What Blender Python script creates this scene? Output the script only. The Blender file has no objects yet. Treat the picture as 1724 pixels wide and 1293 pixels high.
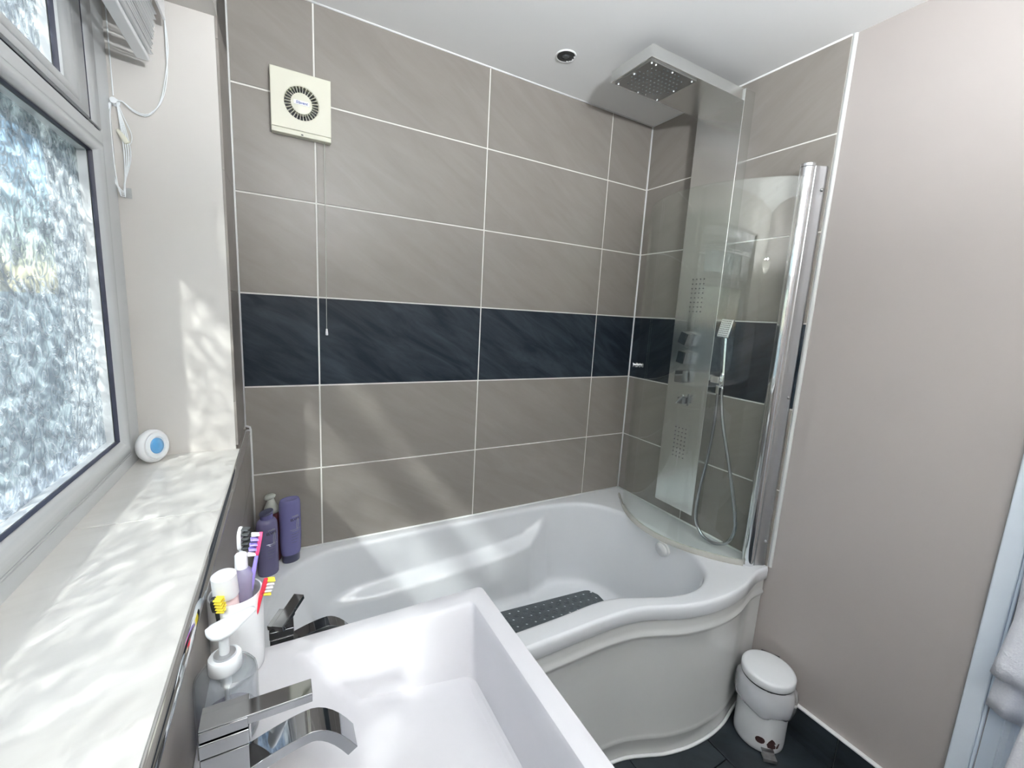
import bpy, bmesh, math, random
from mathutils import Vector, Matrix, noise
random.seed(7)
PI = math.pi
S = bpy.context.scene
COL = S.collection

# ------------------------------------------------------------------ camera
cam = bpy.data.objects.new('camera', bpy.data.cameras.new('camera'))
COL.objects.link(cam)
cam.location = (0.0925, -1.5963, 1.4309)
cam.rotation_euler = (1.41173, -0.05347, -0.50443)
cam.data.sensor_width = 36.0
cam.data.lens = 717.294 / 1724.0 * 36.0
cam.data.clip_start = 0.01
S.camera = cam

# ------------------------------------------------------------------ world, sun, exposure
W = bpy.data.worlds.new('sky'); S.world = W; W.use_nodes = True
nt = W.node_tree; nt.nodes.clear()
o_ = nt.nodes.new('ShaderNodeOutputWorld'); b_ = nt.nodes.new('ShaderNodeBackground')
s_ = nt.nodes.new('ShaderNodeTexSky'); s_.sky_type = 'NISHITA'; s_.sun_disc = False
s_.sun_elevation = math.radians(40); s_.sun_rotation = math.radians(222); s_.air_density = 1.2; s_.dust_density = 1.0
nt.links.new(s_.outputs[0], b_.inputs[0]); b_.inputs[1].default_value = 0.18
nt.links.new(b_.outputs[0], o_.inputs[0])
SUN_DIR = Vector((1.0, 1.2, -1.3))
sd = bpy.data.lights.new('sun', 'SUN'); sd.energy = 3.7; sd.angle = math.radians(2.4); sd.color = (1.0, 0.97, 0.92)
sun = bpy.data.objects.new('sun', sd); COL.objects.link(sun)
sun.rotation_euler = SUN_DIR.to_track_quat('-Z', 'Y').to_euler(); sun.location = (-6, -4, 8)
S.view_settings.view_transform = 'Standard'; S.view_settings.look = 'None'
S.view_settings.gamma = 1.0; S.view_settings.use_curve_mapping = False
S.view_settings.exposure = 1.38
S.cycles.use_denoising = True
S.cycles.max_bounces = 14; S.cycles.diffuse_bounces = 8; S.cycles.glossy_bounces = 6
S.cycles.transparent_max_bounces = 24; S.cycles.transmission_bounces = 8
S.cycles.sample_clamp_indirect = 6.0
S.cycles.caustics_reflective = False; S.cycles.caustics_refractive = False

# ------------------------------------------------------------------ dimensions (metres)
XR = 1.6736            # tiled face of the right wall
HC = 2.339             # ceiling
YF = -2.45             # wall behind the camera
AL = math.radians(1.3)  # the window wall is not quite square to the back wall
ROWS = [0.557, 0.857, 1.157, 1.457, 1.757, 2.057, HC]
RIM = 0.56
BASIN_Z = 0.87
SILL = 1.02

def LW(x, y, z=0.0):   # window-wall frame -> world
    return Vector((x*math.cos(AL) + y*math.sin(AL), -x*math.sin(AL) + y*math.cos(AL), z))

# ------------------------------------------------------------------ materials
def new_mat(name):
    m = bpy.data.materials.new(name); m.use_nodes = True
    return m, m.node_tree, m.node_tree.nodes['Principled BSDF']

def N(nt, kind, **kw):
    n = nt.nodes.new(kind)
    for k, v in kw.items():
        if k in n.inputs: n.inputs[k].default_value = v
        else: setattr(n, k, v)
    return n

def plain(name, col, rough=0.5, metal=0.0, coat=0.0, var=0.04, scale=30.0, bump=0.0, spec=0.5, alpha=None):
    m, nt, p = new_mat(name)
    p.inputs['Roughness'].default_value = rough; p.inputs['Metallic'].default_value = metal
    p.inputs['Coat Weight'].default_value = coat; p.inputs['Specular IOR Level'].default_value = spec
    g = N(nt, 'ShaderNodeNewGeometry')
    t = N(nt, 'ShaderNodeTexNoise', Scale=scale, Detail=3.0)
    nt.links.new(g.outputs['Position'], t.inputs['Vector'])
    r = N(nt, 'ShaderNodeMix', data_type='RGBA')
    lo = [max(0, c*(1-var)) for c in col] + [1]; hi = [min(1, c*(1+var)) for c in col] + [1]
    r.inputs[6].default_value = lo; r.inputs[7].default_value = hi
    nt.links.new(t.outputs[0], r.inputs[0]); nt.links.new(r.outputs[2], p.inputs['Base Color'])
    if bump:
        b = N(nt, 'ShaderNodeBump', Strength=bump, Distance=0.002)
        nt.links.new(t.outputs[0], b.inputs['Height']); nt.links.new(b.outputs[0], p.inputs['Normal'])
    return m

def slate(name, dark, light, rough, rot, contrast=(0.3, 0.7), bump=0.2, rnd=0.05, stretch=(4.0, 7.0, 20.0), spec=0.5):
    """slate-effect tile: slanted cloudy veins"""
    m, nt, p = new_mat(name)
    p.inputs['Roughness'].default_value = rough; p.inputs['Specular IOR Level'].default_value = spec
    g = N(nt, 'ShaderNodeNewGeometry'); oi = N(nt, 'ShaderNodeObjectInfo')
    vr = N(nt, 'ShaderNodeVectorRotate', rotation_type='EULER_XYZ'); vr.inputs['Rotation'].default_value = rot
    mp = N(nt, 'ShaderNodeMapping'); mp.inputs['Scale'].default_value = stretch
    vm = N(nt, 'ShaderNodeVectorMath', operation='MULTIPLY_ADD')
    vm.inputs[1].default_value = (3.1, 3.1, 3.1)
    nt.links.new(oi.outputs['Random'], vm.inputs[0]); nt.links.new(g.outputs['Position'], vm.inputs[2])
    nt.links.new(vm.outputs[0], vr.inputs['Vector']); nt.links.new(vr.outputs[0], mp.inputs['Vector'])
    t = N(nt, 'ShaderNodeTexNoise', Scale=1.0, Detail=7.0, Roughness=0.62, Distortion=0.6)
    nt.links.new(mp.outputs[0], t.inputs['Vector'])
    cr = N(nt, 'ShaderNodeValToRGB')
    cr.color_ramp.elements[0].position = contrast[0]; cr.color_ramp.elements[0].color = (*dark, 1)
    cr.color_ramp.elements[1].position = contrast[1]; cr.color_ramp.elements[1].color = (*light, 1)
    nt.links.new(t.outputs[0], cr.inputs[0])
    hs = N(nt, 'ShaderNodeHueSaturation')
    ma = N(nt, 'ShaderNodeMath', operation='MULTIPLY_ADD'); ma.inputs[1].default_value = rnd; ma.inputs[2].default_value = 1 - rnd/2
    nt.links.new(oi.outputs['Random'], ma.inputs[0]); nt.links.new(ma.outputs[0], hs.inputs['Value'])
    nt.links.new(cr.outputs[0], hs.inputs['Color']); nt.links.new(hs.outputs[0], p.inputs['Base Color'])
    b = N(nt, 'ShaderNodeBump', Strength=bump, Distance=0.0015)
    nt.links.new(t.outputs[0], b.inputs['Height']); nt.links.new(b.outputs[0], p.inputs['Normal'])
    return m

def clear(name, tint, refl=1.0, rough=0.0, haze=0.0):
    """thin clear sheet: straight-through transparency plus Fresnel reflection"""
    m, nt, p = new_mat(name); out = nt.nodes['Material Output']
    tr = N(nt, 'ShaderNodeBsdfTransparent'); tr.inputs[0].default_value = (*tint, 1)
    gl = N(nt, 'ShaderNodeBsdfGlossy'); gl.inputs['Roughness'].default_value = rough
    fr = N(nt, 'ShaderNodeFresnel'); gb = N(nt, 'ShaderNodeNewGeometry')
    io = N(nt, 'ShaderNodeMapRange'); io.inputs[3].default_value = 1.5; io.inputs[4].default_value = 1/1.5   # same reflection from both faces of the sheet
    nt.links.new(gb.outputs['Backfacing'], io.inputs[0]); nt.links.new(io.outputs[0], fr.inputs[0])
    mu = N(nt, 'ShaderNodeMath', operation='MULTIPLY'); mu.inputs[1].default_value = refl
    nt.links.new(fr.outputs[0], mu.inputs[0])
    mx = N(nt, 'ShaderNodeMixShader'); nt.links.new(mu.outputs[0], mx.inputs[0])
    base = tr
    if haze:
        df = N(nt, 'ShaderNodeBsdfDiffuse'); df.inputs[0].default_value = (0.9, 0.9, 0.92, 1)
        mh = N(nt, 'ShaderNodeMixShader'); mh.inputs[0].default_value = haze
        nt.links.new(tr.outputs[0], mh.inputs[1]); nt.links.new(df.outputs[0], mh.inputs[2]); base = mh
    nt.links.new(base.outputs[0], mx.inputs[1]); nt.links.new(gl.outputs[0], mx.inputs[2])
    nt.links.new(mx.outputs[0], out.inputs[0]); nt.nodes.remove(p)
    return m

def emit(name, col, st):
    m, nt, p = new_mat(name)
    p.inputs['Base Color'].default_value = (*col, 1); p.inputs['Emission Color'].default_value = (*col, 1)
    p.inputs['Emission Strength'].default_value = st
    return m

def pane_mat():
    """embossed obscure glass: part straight-through, part scattering, with ripples"""
    m, nt, p = new_mat('obscure_glass'); out = nt.nodes['Material Output']; nt.nodes.remove(p)
    g = N(nt, 'ShaderNodeNewGeometry')
    t = N(nt, 'ShaderNodeTexNoise', Scale=24.0, Detail=1.0, Distortion=2.2)
    nt.links.new(g.outputs['Position'], t.inputs['Vector'])
    cr = N(nt, 'ShaderNodeMapRange'); cr.inputs[1].default_value = 0.40; cr.inputs[2].default_value = 0.64
    cr.inputs[3].default_value = 0.32; cr.inputs[4].default_value = 0.90
    nt.links.new(t.outputs[0], cr.inputs[0])
    tr = N(nt, 'ShaderNodeBsdfTransparent'); tr.inputs[0].default_value = (0.93, 0.97, 0.97, 1)
    tl = N(nt, 'ShaderNodeBsdfTranslucent'); tl.inputs[0].default_value = (0.125, 0.145, 0.17, 1)
    mx = N(nt, 'ShaderNodeMixShader'); nt.links.new(cr.outputs[0], mx.inputs[0])
    nt.links.new(tl.outputs[0], mx.inputs[1]); nt.links.new(tr.outputs[0], mx.inputs[2])
    gl = N(nt, 'ShaderNodeBsdfGlossy'); gl.inputs['Roughness'].default_value = 0.08
    m2 = N(nt, 'ShaderNodeMixShader'); m2.inputs[0].default_value = 0.06
    nt.links.new(mx.outputs[0], m2.inputs[1]); nt.links.new(gl.outputs[0], m2.inputs[2])
    nt.links.new(m2.outputs[0], out.inputs[0])
    return m

M = {}
D30 = math.radians(-30)
M['tile'] = slate('beige_slate_tile', (0.243, 0.222, 0.202), (0.284, 0.261, 0.238), 0.36, (0.0, D30, 0.0))
M['tileR'] = slate('beige_slate_tile_end_wall', (0.243, 0.222, 0.202), (0.284, 0.261, 0.238), 0.36, (-D30, 0.0, 0.0), stretch=(7, 4, 20))
M['black'] = slate('black_slate_tile', (0.012, 0.018, 0.027), (0.050, 0.062, 0.078), 0.34, (0.0, D30, 0.0), (0.38, 0.82), 0.35, spec=0.25)
M['blackR'] = slate('black_slate_tile_end_wall', (0.012, 0.018, 0.027), (0.050, 0.062, 0.078), 0.34, (-D30, 0.0, 0.0), (0.38, 0.82), 0.35, stretch=(7, 4, 20), spec=0.25)
M['floor'] = slate('dark_floor_tile', (0.010, 0.014, 0.018), (0.032, 0.042, 0.05), 0.42, (0.0, 0.0, 0.9), (0.35, 0.75), 0.3)
M['silltile'] = slate('sill_tile', (0.58, 0.565, 0.535), (0.65, 0.635, 0.61), 0.35, (0.0, 0.0, math.radians(-20)), bump=0.2, stretch=(5, 20, 8))
M['grout'] = plain('white_grout', (0.80, 0.79, 0.76), 0.8, bump=0.2, scale=200)
M['silicone'] = plain('white_silicone', (0.85, 0.86, 0.86), 0.35, var=0.03)
M['paint'] = plain('stone_beige_paint', (0.41, 0.376, 0.358), 0.55, var=0.015, scale=8, bump=0.03)
M['cream'] = plain('cream_reveal_paint', (0.60, 0.575, 0.545), 0.55, var=0.02, scale=12, bump=0.05)
M['ceil'] = plain('white_ceiling_paint', (0.92, 0.925, 0.92), 0.7, var=0.01, scale=6)
M['acrylic'] = plain('white_acrylic', (0.77, 0.79, 0.815), 0.12, var=0.01, coat=0.3)
M['panelw'] = plain('white_bath_panel', (0.64, 0.65, 0.64), 0.14, var=0.01)
M['resin'] = plain('white_basin_resin', (0.60, 0.595, 0.62), 0.38, var=0.012, scale=60)
M['upvc'] = plain('white_upvc', (0.58, 0.60, 0.61), 0.22, var=0.01)
M['gasket'] = plain('dark_gasket', (0.025, 0.028, 0.05), 0.5)
M['chrome'] = plain('chrome', (0.80, 0.81, 0.83), 0.06, metal=1.0, var=0.0)
M['dchrome'] = plain('polished_chrome_tap', (0.36, 0.37, 0.39), 0.05, metal=1.0, var=0.0)
M['hosem'] = plain('hose_chrome', (0.50, 0.52, 0.55), 0.18, metal=1.0, var=0.0)
M['satin'] = plain('satin_aluminium', (0.62, 0.63, 0.65), 0.28, metal=1.0, var=0.02)
M['glass'] = clear('screen_glass', (0.965, 0.985, 0.972), 1.0)
M['clearp'] = clear('clear_plastic', (0.90, 0.92, 0.93), 1.2, 0.02, 0.04)
M['bagp'] = clear('bag_plastic', (0.90, 0.92, 0.94), 1.8, 0.10, 0.42)
M['pane'] = pane_mat()
def relief():
    m, nt, p = new_mat('scroll_relief'); out = nt.nodes['Material Output']; nt.nodes.remove(p)
    t = N(nt, 'ShaderNodeBsdfTranslucent'); t.inputs[0].default_value = (0.95, 0.97, 1.0, 1)
    r = N(nt, 'ShaderNodeBsdfTransparent'); r.inputs[0].default_value = (0.98, 0.99, 1.0, 1)
    g = N(nt, 'ShaderNodeBsdfGlossy'); g.inputs['Roughness'].default_value = 0.1
    x = N(nt, 'ShaderNodeMixShader'); x.inputs[0].default_value = 0.50
    y = N(nt, 'ShaderNodeMixShader'); y.inputs[0].default_value = 0.22
    nt.links.new(r.outputs[0], x.inputs[1]); nt.links.new(t.outputs[0], x.inputs[2])
    nt.links.new(x.outputs[0], y.inputs[1]); nt.links.new(g.outputs[0], y.inputs[2]); nt.links.new(y.outputs[0], out.inputs[0])
    return m
M['scroll'] = relief()
M['ivory'] = plain('ivory_plastic', (0.72, 0.71, 0.60), 0.35, var=0.01)
M['white'] = plain('white_plastic', (0.85, 0.86, 0.87), 0.3, var=0.01)
M['wenamel'] = plain('white_enamel', (0.78, 0.80, 0.82), 0.25, var=0.02)
M['frost'] = plain('frosted_white_plastic', (0.82, 0.85, 0.87), 0.3, var=0.02)
M['blackp'] = plain('black_plastic', (0.012, 0.013, 0.016), 0.4)
M['rubber'] = plain('grey_rubber', (0.085, 0.10, 0.11), 0.5, var=0.1)
M['blue'] = plain('blue_gel', (0.10, 0.33, 0.62), 0.12, coat=0.5)
M['navy'] = plain('navy_print', (0.02, 0.06, 0.28), 0.5)
M['silver'] = plain('silver_print', (0.75, 0.75, 0.82), 0.25, metal=0.6)
M['purpleA'] = plain('violet_bottle_plastic', (0.135, 0.125, 0.23), 0.25, var=0.05)
M['purpleB'] = plain('lilac_bottle_plastic', (0.16, 0.155, 0.33), 0.25, var=0.05)
M['navycap'] = plain('dark_violet_cap', (0.06, 0.065, 0.12), 0.3)
M['pink'] = plain('pink_plastic', (0.80, 0.06, 0.20), 0.35)
M['red'] = plain('red_plastic', (0.75, 0.03, 0.06), 0.3)
M['yellow'] = plain('yellow_bristles', (0.85, 0.68, 0.06), 0.6, var=0.2, scale=300)
M['violet'] = plain('violet_plastic', (0.32, 0.26, 0.72), 0.3)
M['wbrist'] = plain('white_bristles', (0.85, 0.83, 0.85), 0.6, var=0.15, scale=300)
M['dbrist'] = plain('charcoal_bristles', (0.07, 0.075, 0.08), 0.7, var=0.4, scale=300)
M['tubepink'] = plain('pale_pink_tube', (0.82, 0.66, 0.66), 0.35, var=0.06)
M['tubestripe'] = plain('violet_grey_tube', (0.30, 0.28, 0.40), 0.3, var=0.05)
M['towel'] = plain('white_towelling', (0.86, 0.87, 0.96), 0.95, var=0.10, scale=220, bump=0.9)
M['door'] = plain('white_door_gloss', (0.78, 0.85, 0.93), 0.3, var=0.01)
M['rust'] = plain('rusty_paint', (0.05, 0.02, 0.02), 0.7, var=0.6, scale=120)
M['steelold'] = plain('tarnished_steel', (0.32, 0.32, 0.32), 0.35, metal=0.9, var=0.3, scale=60)
M['ground'] = plain('outdoor_ground', (0.30, 0.33, 0.30), 0.9, var=0.2, scale=0.6)
M['amber'] = plain('pale_translucent_cap', (0.50, 0.52, 0.47), 0.3)
M['redliq'] = plain('brown_red_bottle', (0.13, 0.04, 0.05), 0.25)
M['fill_lamp'] = emit('fill_glow', (0.935, 0.975, 1.0), 630.0)  # emission of the added fill light
def opal():  # bowl glass of the added fill light
    m, nt, p = new_mat('opal_glass'); out = nt.nodes['Material Output']; nt.nodes.remove(p)
    d = N(nt, 'ShaderNodeBsdfDiffuse'); d.inputs[0].default_value = (0.9, 0.9, 0.88, 1)
    t = N(nt, 'ShaderNodeBsdfTranslucent'); t.inputs[0].default_value = (0.9, 0.88, 0.84, 1)
    x = N(nt, 'ShaderNodeMixShader'); x.inputs[0].default_value = 0.55
    nt.links.new(d.outputs[0], x.inputs[1]); nt.links.new(t.outputs[0], x.inputs[2]); nt.links.new(x.outputs[0], out.inputs[0])
    return m
M['opal'] = opal()
M['seal'] = clear('clear_seal', (0.93, 0.91, 0.84), 1.0, 0.15, 0.25)

def steel_brushed():
    m, nt, p = new_mat('brushed_steel')
    p.inputs['Metallic'].default_value = 1.0; p.inputs['Base Color'].default_value = (0.80, 0.81, 0.80, 1)
    g = N(nt, 'ShaderNodeNewGeometry'); mp = N(nt, 'ShaderNodeMapping'); mp.inputs['Scale'].default_value = (260, 260, 3)
    t = N(nt, 'ShaderNodeTexNoise', Scale=1.0, Detail=2.0)
    nt.links.new(g.outputs['Position'], mp.inputs[0]); nt.links.new(mp.outputs[0], t.inputs[0])
    mr = N(nt, 'ShaderNodeMapRange'); mr.inputs[3].default_value = 0.25; mr.inputs[4].default_value = 0.28
    nt.links.new(t.outputs[0], mr.inputs[0]); nt.links.new(mr.outputs[0], p.inputs['Roughness'])
    return m
M['steel'] = steel_brushed()

# ------------------------------------------------------------------ mesh helpers
class MB:
    def __init__(s): s.v = []; s.f = []
    def add(s, v, f):
        k = len(s.v); s.v += [tuple(a) for a in v]; s.f += [tuple(i+k for i in q) for q in f]; return s
    def box(s, a, b, mtx=None):
        x0, y0, z0 = [min(p, q) for p, q in zip(a, b)]; x1, y1, z1 = [max(p, q) for p, q in zip(a, b)]
        v = [Vector(p) for p in ((x0,y0,z0),(x1,y0,z0),(x1,y1,z0),(x0,y1,z0),(x0,y0,z1),(x1,y0,z1),(x1,y1,z1),(x0,y1,z1))]
        if mtx: v = [mtx @ p for p in v]
        return s.add(v, [(0,3,2,1),(4,5,6,7),(0,1,5,4),(1,2,6,5),(2,3,7,6),(3,0,4,7)])
    def rings(s, rings, closed=True, cap0=True, cap1=True):
        n = len(rings[0]); v = [p for r in rings for p in r]; f = []
        for i in range(len(rings)-1):
            for j in range(n if closed else n-1):
                a, b = i*n+j, i*n+(j+1) % n
                f.append((a, b, b+n, a+n))
        if closed and cap0: f.append(tuple(reversed(range(n))))
        if closed and cap1: f.append(tuple((len(rings)-1)*n+j for j in range(n)))
        return s.add(v, f)
    def lathe(s, prof, n=32, mtx=None, sx=1.0, sy=1.0):
        rs = []
        for r, z in prof:
            ring = [Vector((r*sx*math.cos(2*PI*j/n), r*sy*math.sin(2*PI*j/n), z)) for j in range(n)]
            rs.append([mtx @ p for p in ring] if mtx else ring)
        return s.rings(rs)
    def tube(s, pts, r, n=8, caps=True, flat=None):
        pts = [Vector(p) for p in pts]; rs = []
        up = Vector((0, 0, 1))
        t0 = (pts[1]-pts[0]).normalized()
        if abs(t0.dot(up)) > 0.9: up = Vector((1, 0, 0))
        side = t0.cross(up).normalized()
        for i, p in enumerate(pts):
            t = (pts[min(i+1, len(pts)-1)]-pts[max(i-1, 0)])
            t = t.normalized() if t.length > 1e-9 else t0
            side = (side - t*side.dot(t)).normalized(); nn = t.cross(side)
            rr = r[i] if isinstance(r, (list, tuple)) else r
            rs.append([p + side*rr*math.cos(2*PI*j/n) + nn*rr*(flat or 1)*math.sin(2*PI*j/n) for j in range(n)])
        return s.rings(rs, True, caps, caps)
    def prism(s, poly, a, b, mtx=None):
        """poly in (u,w), extruded along the middle axis from a to b: points (u, a..b, w)"""
        n = len(poly); v = [Vector((u, a, w)) for u, w in poly] + [Vector((u, b, w)) for u, w in poly]
        if mtx: v = [mtx @ p for p in v]
        f = [tuple(range(n)), tuple(reversed(range(n, 2*n)))] + [(i, i+n, (i+1) % n + n, (i+1) % n) for i in range(n)]
        return s.add(v, f)
    def build(s, name, mat, parent=None, smooth=False, bevel=0.0, seg=2, angle=35, loc=None, rot=None):
        me = bpy.data.meshes.new(name); me.from_pydata([tuple(p) for p in s.v], [], s.f); me.update()
        bm = bmesh.new(); bm.from_mesh(me); bmesh.ops.recalc_face_normals(bm, faces=bm.faces); bm.to_mesh(me); bm.free()
        return link(name, me, mat, parent, smooth, bevel, seg, angle, loc, rot)

def link(name, me, mat, parent=None, smooth=False, bevel=0.0, seg=2, angle=35, loc=None, rot=None):
    o = bpy.data.objects.new(name, me); COL.objects.link(o)
    if mat is not None:
        me.materials.clear()
        for mm in (mat if isinstance(mat, list) else [mat]): me.materials.append(mm)
    if parent: o.parent = parent
    if loc is not None: o.location = loc
    if rot is not None: o.rotation_euler = rot
    if smooth:
        me.polygons.foreach_set('use_smooth', [True]*len(me.polygons))
    if bevel:
        md = o.modifiers.new('bevel', 'BEVEL'); md.width = bevel; md.segments = seg; md.limit_method = 'ANGLE'; md.angle_limit = math.radians(angle)
        if not smooth:
            me.polygons.foreach_set('use_smooth', [True]*len(me.polygons))
        md.harden_normals = True
    elif smooth == 'auto':
        me.set_sharp_from_angle(angle=math.radians(angle))
    return o

def empty(name, label=None, cat=None, group=None, loc=(0, 0, 0), rz=0.0, kind=None):
    o = bpy.data.objects.new(name, None); COL.objects.link(o); o.empty_display_size = 0.05
    o.location = loc; o.rotation_euler = (0, 0, rz)
    return tag(o, label, cat, group, kind)

def tag(o, label=None, cat=None, group=None, kind=None):
    if label: o['label'] = label
    if cat: o['category'] = cat
    if group: o['group'] = group
    if kind: o['kind'] = kind
    return o

def spline(pts, n, closed=False):
    """Catmull-Rom through pts, resampled to n points evenly by length"""
    P = [Vector(p) for p in pts]; k = len(P); dense = []
    rng = k if closed else k-1
    for i in range(rng):
        g = (lambda j: P[j % k]) if closed else (lambda j: P[max(0, min(k-1, j))])
        p0, p1, p2, p3 = g(i-1), g(i), g(i+1), g(i+2)
        for q in range(24):
            t = q/24
            dense.append(0.5*((2*p1)+(p2-p0)*t+(2*p0-5*p1+4*p2-p3)*t*t+(3*p1-p0-3*p2+p3)*t**3))
    dense.append(P[0].copy() if closed else P[-1].copy())
    L = [0.0]
    for a, b in zip(dense, dense[1:]): L.append(L[-1]+(b-a).length)
    out = []; j = 0; m = n if closed else n-1
    for i in range(n):
        d = L[-1]*i/m
        while j < len(L)-2 and L[j+1] < d: j += 1
        t = (d-L[j])/max(1e-9, L[j+1]-L[j]); out.append(dense[j].lerp(dense[j+1], t))
    return out

def text_mesh(body, size, extrude=0.0002, shear=0.0, bold=0.0):
    c = bpy.data.curves.new('t', 'FONT'); c.body = body; c.size = size; c.extrude = extrude; c.shear = shear; c.offset = bold
    c.align_x = 'CENTER'; c.align_y = 'CENTER'; c.resolution_u = 3
    o = bpy.data.objects.new('t', c); COL.objects.link(o)
    me = bpy.data.meshes.new_from_object(o.evaluated_get(bpy.context.evaluated_depsgraph_get()))
    bpy.data.objects.remove(o); bpy.data.curves.remove(c)
    return me

def frame(origin, ux, uy):
    ux = Vector(ux).normalized(); uz = ux.cross(Vector(uy)).normalized(); uy = uz.cross(ux)
    m = Matrix((ux, uy, uz)).transposed().to_4x4(); m.translation = Vector(origin); return m

# ================================================================== SETTING
def S_(name, mb, mat, **k):
    return tag(mb.build(name, mat, **k), kind='structure')

S_('ground', MB().box((-900, -900, -3.3), (900, 900, -3.2)), M['ground'])
S_('ceiling', MB().box((-0.28, YF-0.1, HC), (XR+0.12, 0.12, HC+0.1)), M['ceil'])
floor = S_('floor', MB().box((-0.28, YF-0.1, -0.1), (XR+0.12, 0.12, -0.008)), plain('floor_grout', (0.10, 0.11, 0.12), 0.8))
GAP = 0.005
for i in range(-1, 7):
    for j in range(0, 9):
        x1 = XR+0.006 - 0.30*j; x0 = x1-0.30
        if i >= 5 or j >= 6: continue
        y1 = -0.62 - 0.60*i + (0.3 if j % 2 else 0); y0 = y1-0.60
        y1 = min(y1, 0.0); y0 = max(y0, YF); x0 = max(x0, -0.06)
        if y1-y0 < 0.03 or x1-x0 < 0.03 or y0 > -0.70: continue
        MB().box((x0+0.0015, y0+0.0015, -0.008), (x1-0.0015, y1-0.0015, 0)).build('tile', M['floor'], floor, bevel=0.0012)

# back wall, fully tiled
wb = S_('wall_back', MB().box((-0.28, 0.0022, 0), (XR+0.12, 0.12, HC)), M['grout'])
COLS = [0.0, 0.2258, 0.8288, 1.4318, XR]
def wall_tile(a, b, r, parent, name='tile', **k):
    e = 'R' if parent.name == 'wall_right' else ''
    return MB().box(a, b).build(name, M['black'+e] if r == 2 else M['tile'+e], parent, bevel=0.0012, **k)
for r in range(6):
    for c in range(4):
        x0, x1 = COLS[c]+(GAP/2 if c else 0.002), COLS[c+1]-(GAP/2 if c < 3 else 0.004)
        wall_tile((x0, 0, ROWS[r]+GAP/2), (x1, 0.007, ROWS[r+1]-(GAP/2 if r < 5 else 0.003)), r, wb)

# right wall: tiled bath end, painted beyond
wr = S_('wall_right', MB().box((XR+0.006, YF-0.1, 0), (XR+0.12, 0.12, HC)), M['paint'])
MB().box((XR+0.0022, -0.80, RIM-0.05), (XR+0.007, 0, HC-0.001)).build('grout_bed', M['grout'], wr)
YC = [0.0, -0.40, -0.80]
for r in range(6):
    for c in range(2):
        y1, y0 = YC[c]-(0.004 if c == 0 else GAP/2), YC[c+1]+(GAP/2 if c == 0 else 0.001)
        wall_tile((XR, y0, ROWS[r]+GAP/2), (XR+0.007, y1, ROWS[r+1]-(GAP/2 if r < 5 else 0.003)), r, wr)
S_('trim_1', MB().lathe([(0.0075, RIM+0.001), (0.0075, HC)], 16), plain('pale_grey_trim', (0.62, 0.63, 0.62), 0.3, var=0.01), smooth='auto', loc=(XR+0.0065, -0.8065, 0))
# white silicone runs in the corners and round the ceiling
t = MB()
t.tube([(XR-0.001, -0.001, RIM), (XR-0.001, -0.001, HC)], 0.0045, 8)
S_('trim_2', t, M['silicone'], smooth=True)
t = MB(); t.tube([(0.0, 0.0, HC), (XR, 0.0, HC)], 0.004, 8); t.tube([(XR, 0.0, HC), (XR, -0.80, HC)], 0.004, 8)
S_('trim_3', t, M['silicone'], smooth=True)
t = MB(); t.tube([LW(0.001, -0.002, 1.03), LW(0.001, -0.002, HC)], 0.0035, 8)
t.tube([LW(0.0155, -0.002, RIM), LW(0.0155, -0.002, 1.015), LW(0.0140, -0.002, 1.024), LW(0.001, -0.002, 1.03)], 0.0035, 8)
S_('trim_4', t, M['silicone'], smooth=True)

S_('wall_front', MB().box((-0.28, YF-0.1, 0), (XR+0.12, YF, HC)), M['paint'])

# skirting of cut dark tiles along the painted wall
bb = S_('baseboard_right', MB().box((XR-0.002, YF, 0), (XR+0.006, -1.48, 0.125)).box((XR-0.002, -1.33, 0), (XR+0.006, -0.802, 0.125)), M['grout'])
y = -0.803
while y > -1.32:
    y2 = max(-1.328, y-0.30)
    MB().box((XR-0.008, y2+0.001, 0.001), (XR-0.001, y-0.001, 0.122)).build('tile', M['floor'], bb, bevel=0.001); y = y2
S_('trim_5', MB().box((XR-0.0095, -1.33, 0.1225), (XR+0.006, -0.803, 0.129)), M['silicone'], bevel=0.002)

# ---- window wall (built in its own slightly turned frame)
RZ = -AL
Y0W, Y1W = -0.22, -1.86      # opening
HEAD = 2.105
t = MB()
t.box((-0.288, YF-0.1, HEAD), (0, -0.0, HC)).box((-0.288, Y0W, 0), (-0.006, 0.05, HEAD))
t.box((-0.288, YF-0.1, 0), (0, Y1W, HEAD)).box((-0.288, Y1W, 0), (0, Y0W, SILL-0.012))
t.box((-0.28, YF-0.1, 0), (0.0075, 0.0, SILL-0.012))
wl = S_('wall_left', t, M['cream'], rot=(0, 0, RZ))
MB().box((-0.003, YF, 0.1), (0.0088, -0.001, SILL-0.013)).build('grout_bed', M['grout'], wl)
zs = [1.03, 1.157, 1.457, 1.757, 2.057, HC-0.001]
for r in range(5):
    MB().box((-0.006, Y0W+0.0005, zs[r]+0.0004), (0.0, -0.003, zs[r+1]-0.0004)).build('tile', M['tile'], wl, bevel=0.0006)
ys = [-0.003, -0.24, -0.84, -1.44, -2.04, YF]
zl = [0.257, 0.557, 0.857, SILL-0.012]
for a in range(5):
    for b in range(3):
        MB().box((0.0075, ys[a+1]+0.0015, zl[b]+0.0015), (0.0135, ys[a]-0.0015, zl[b+1]-0.0015)).build('tile', M['tile'], wl, bevel=0.001)
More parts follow.
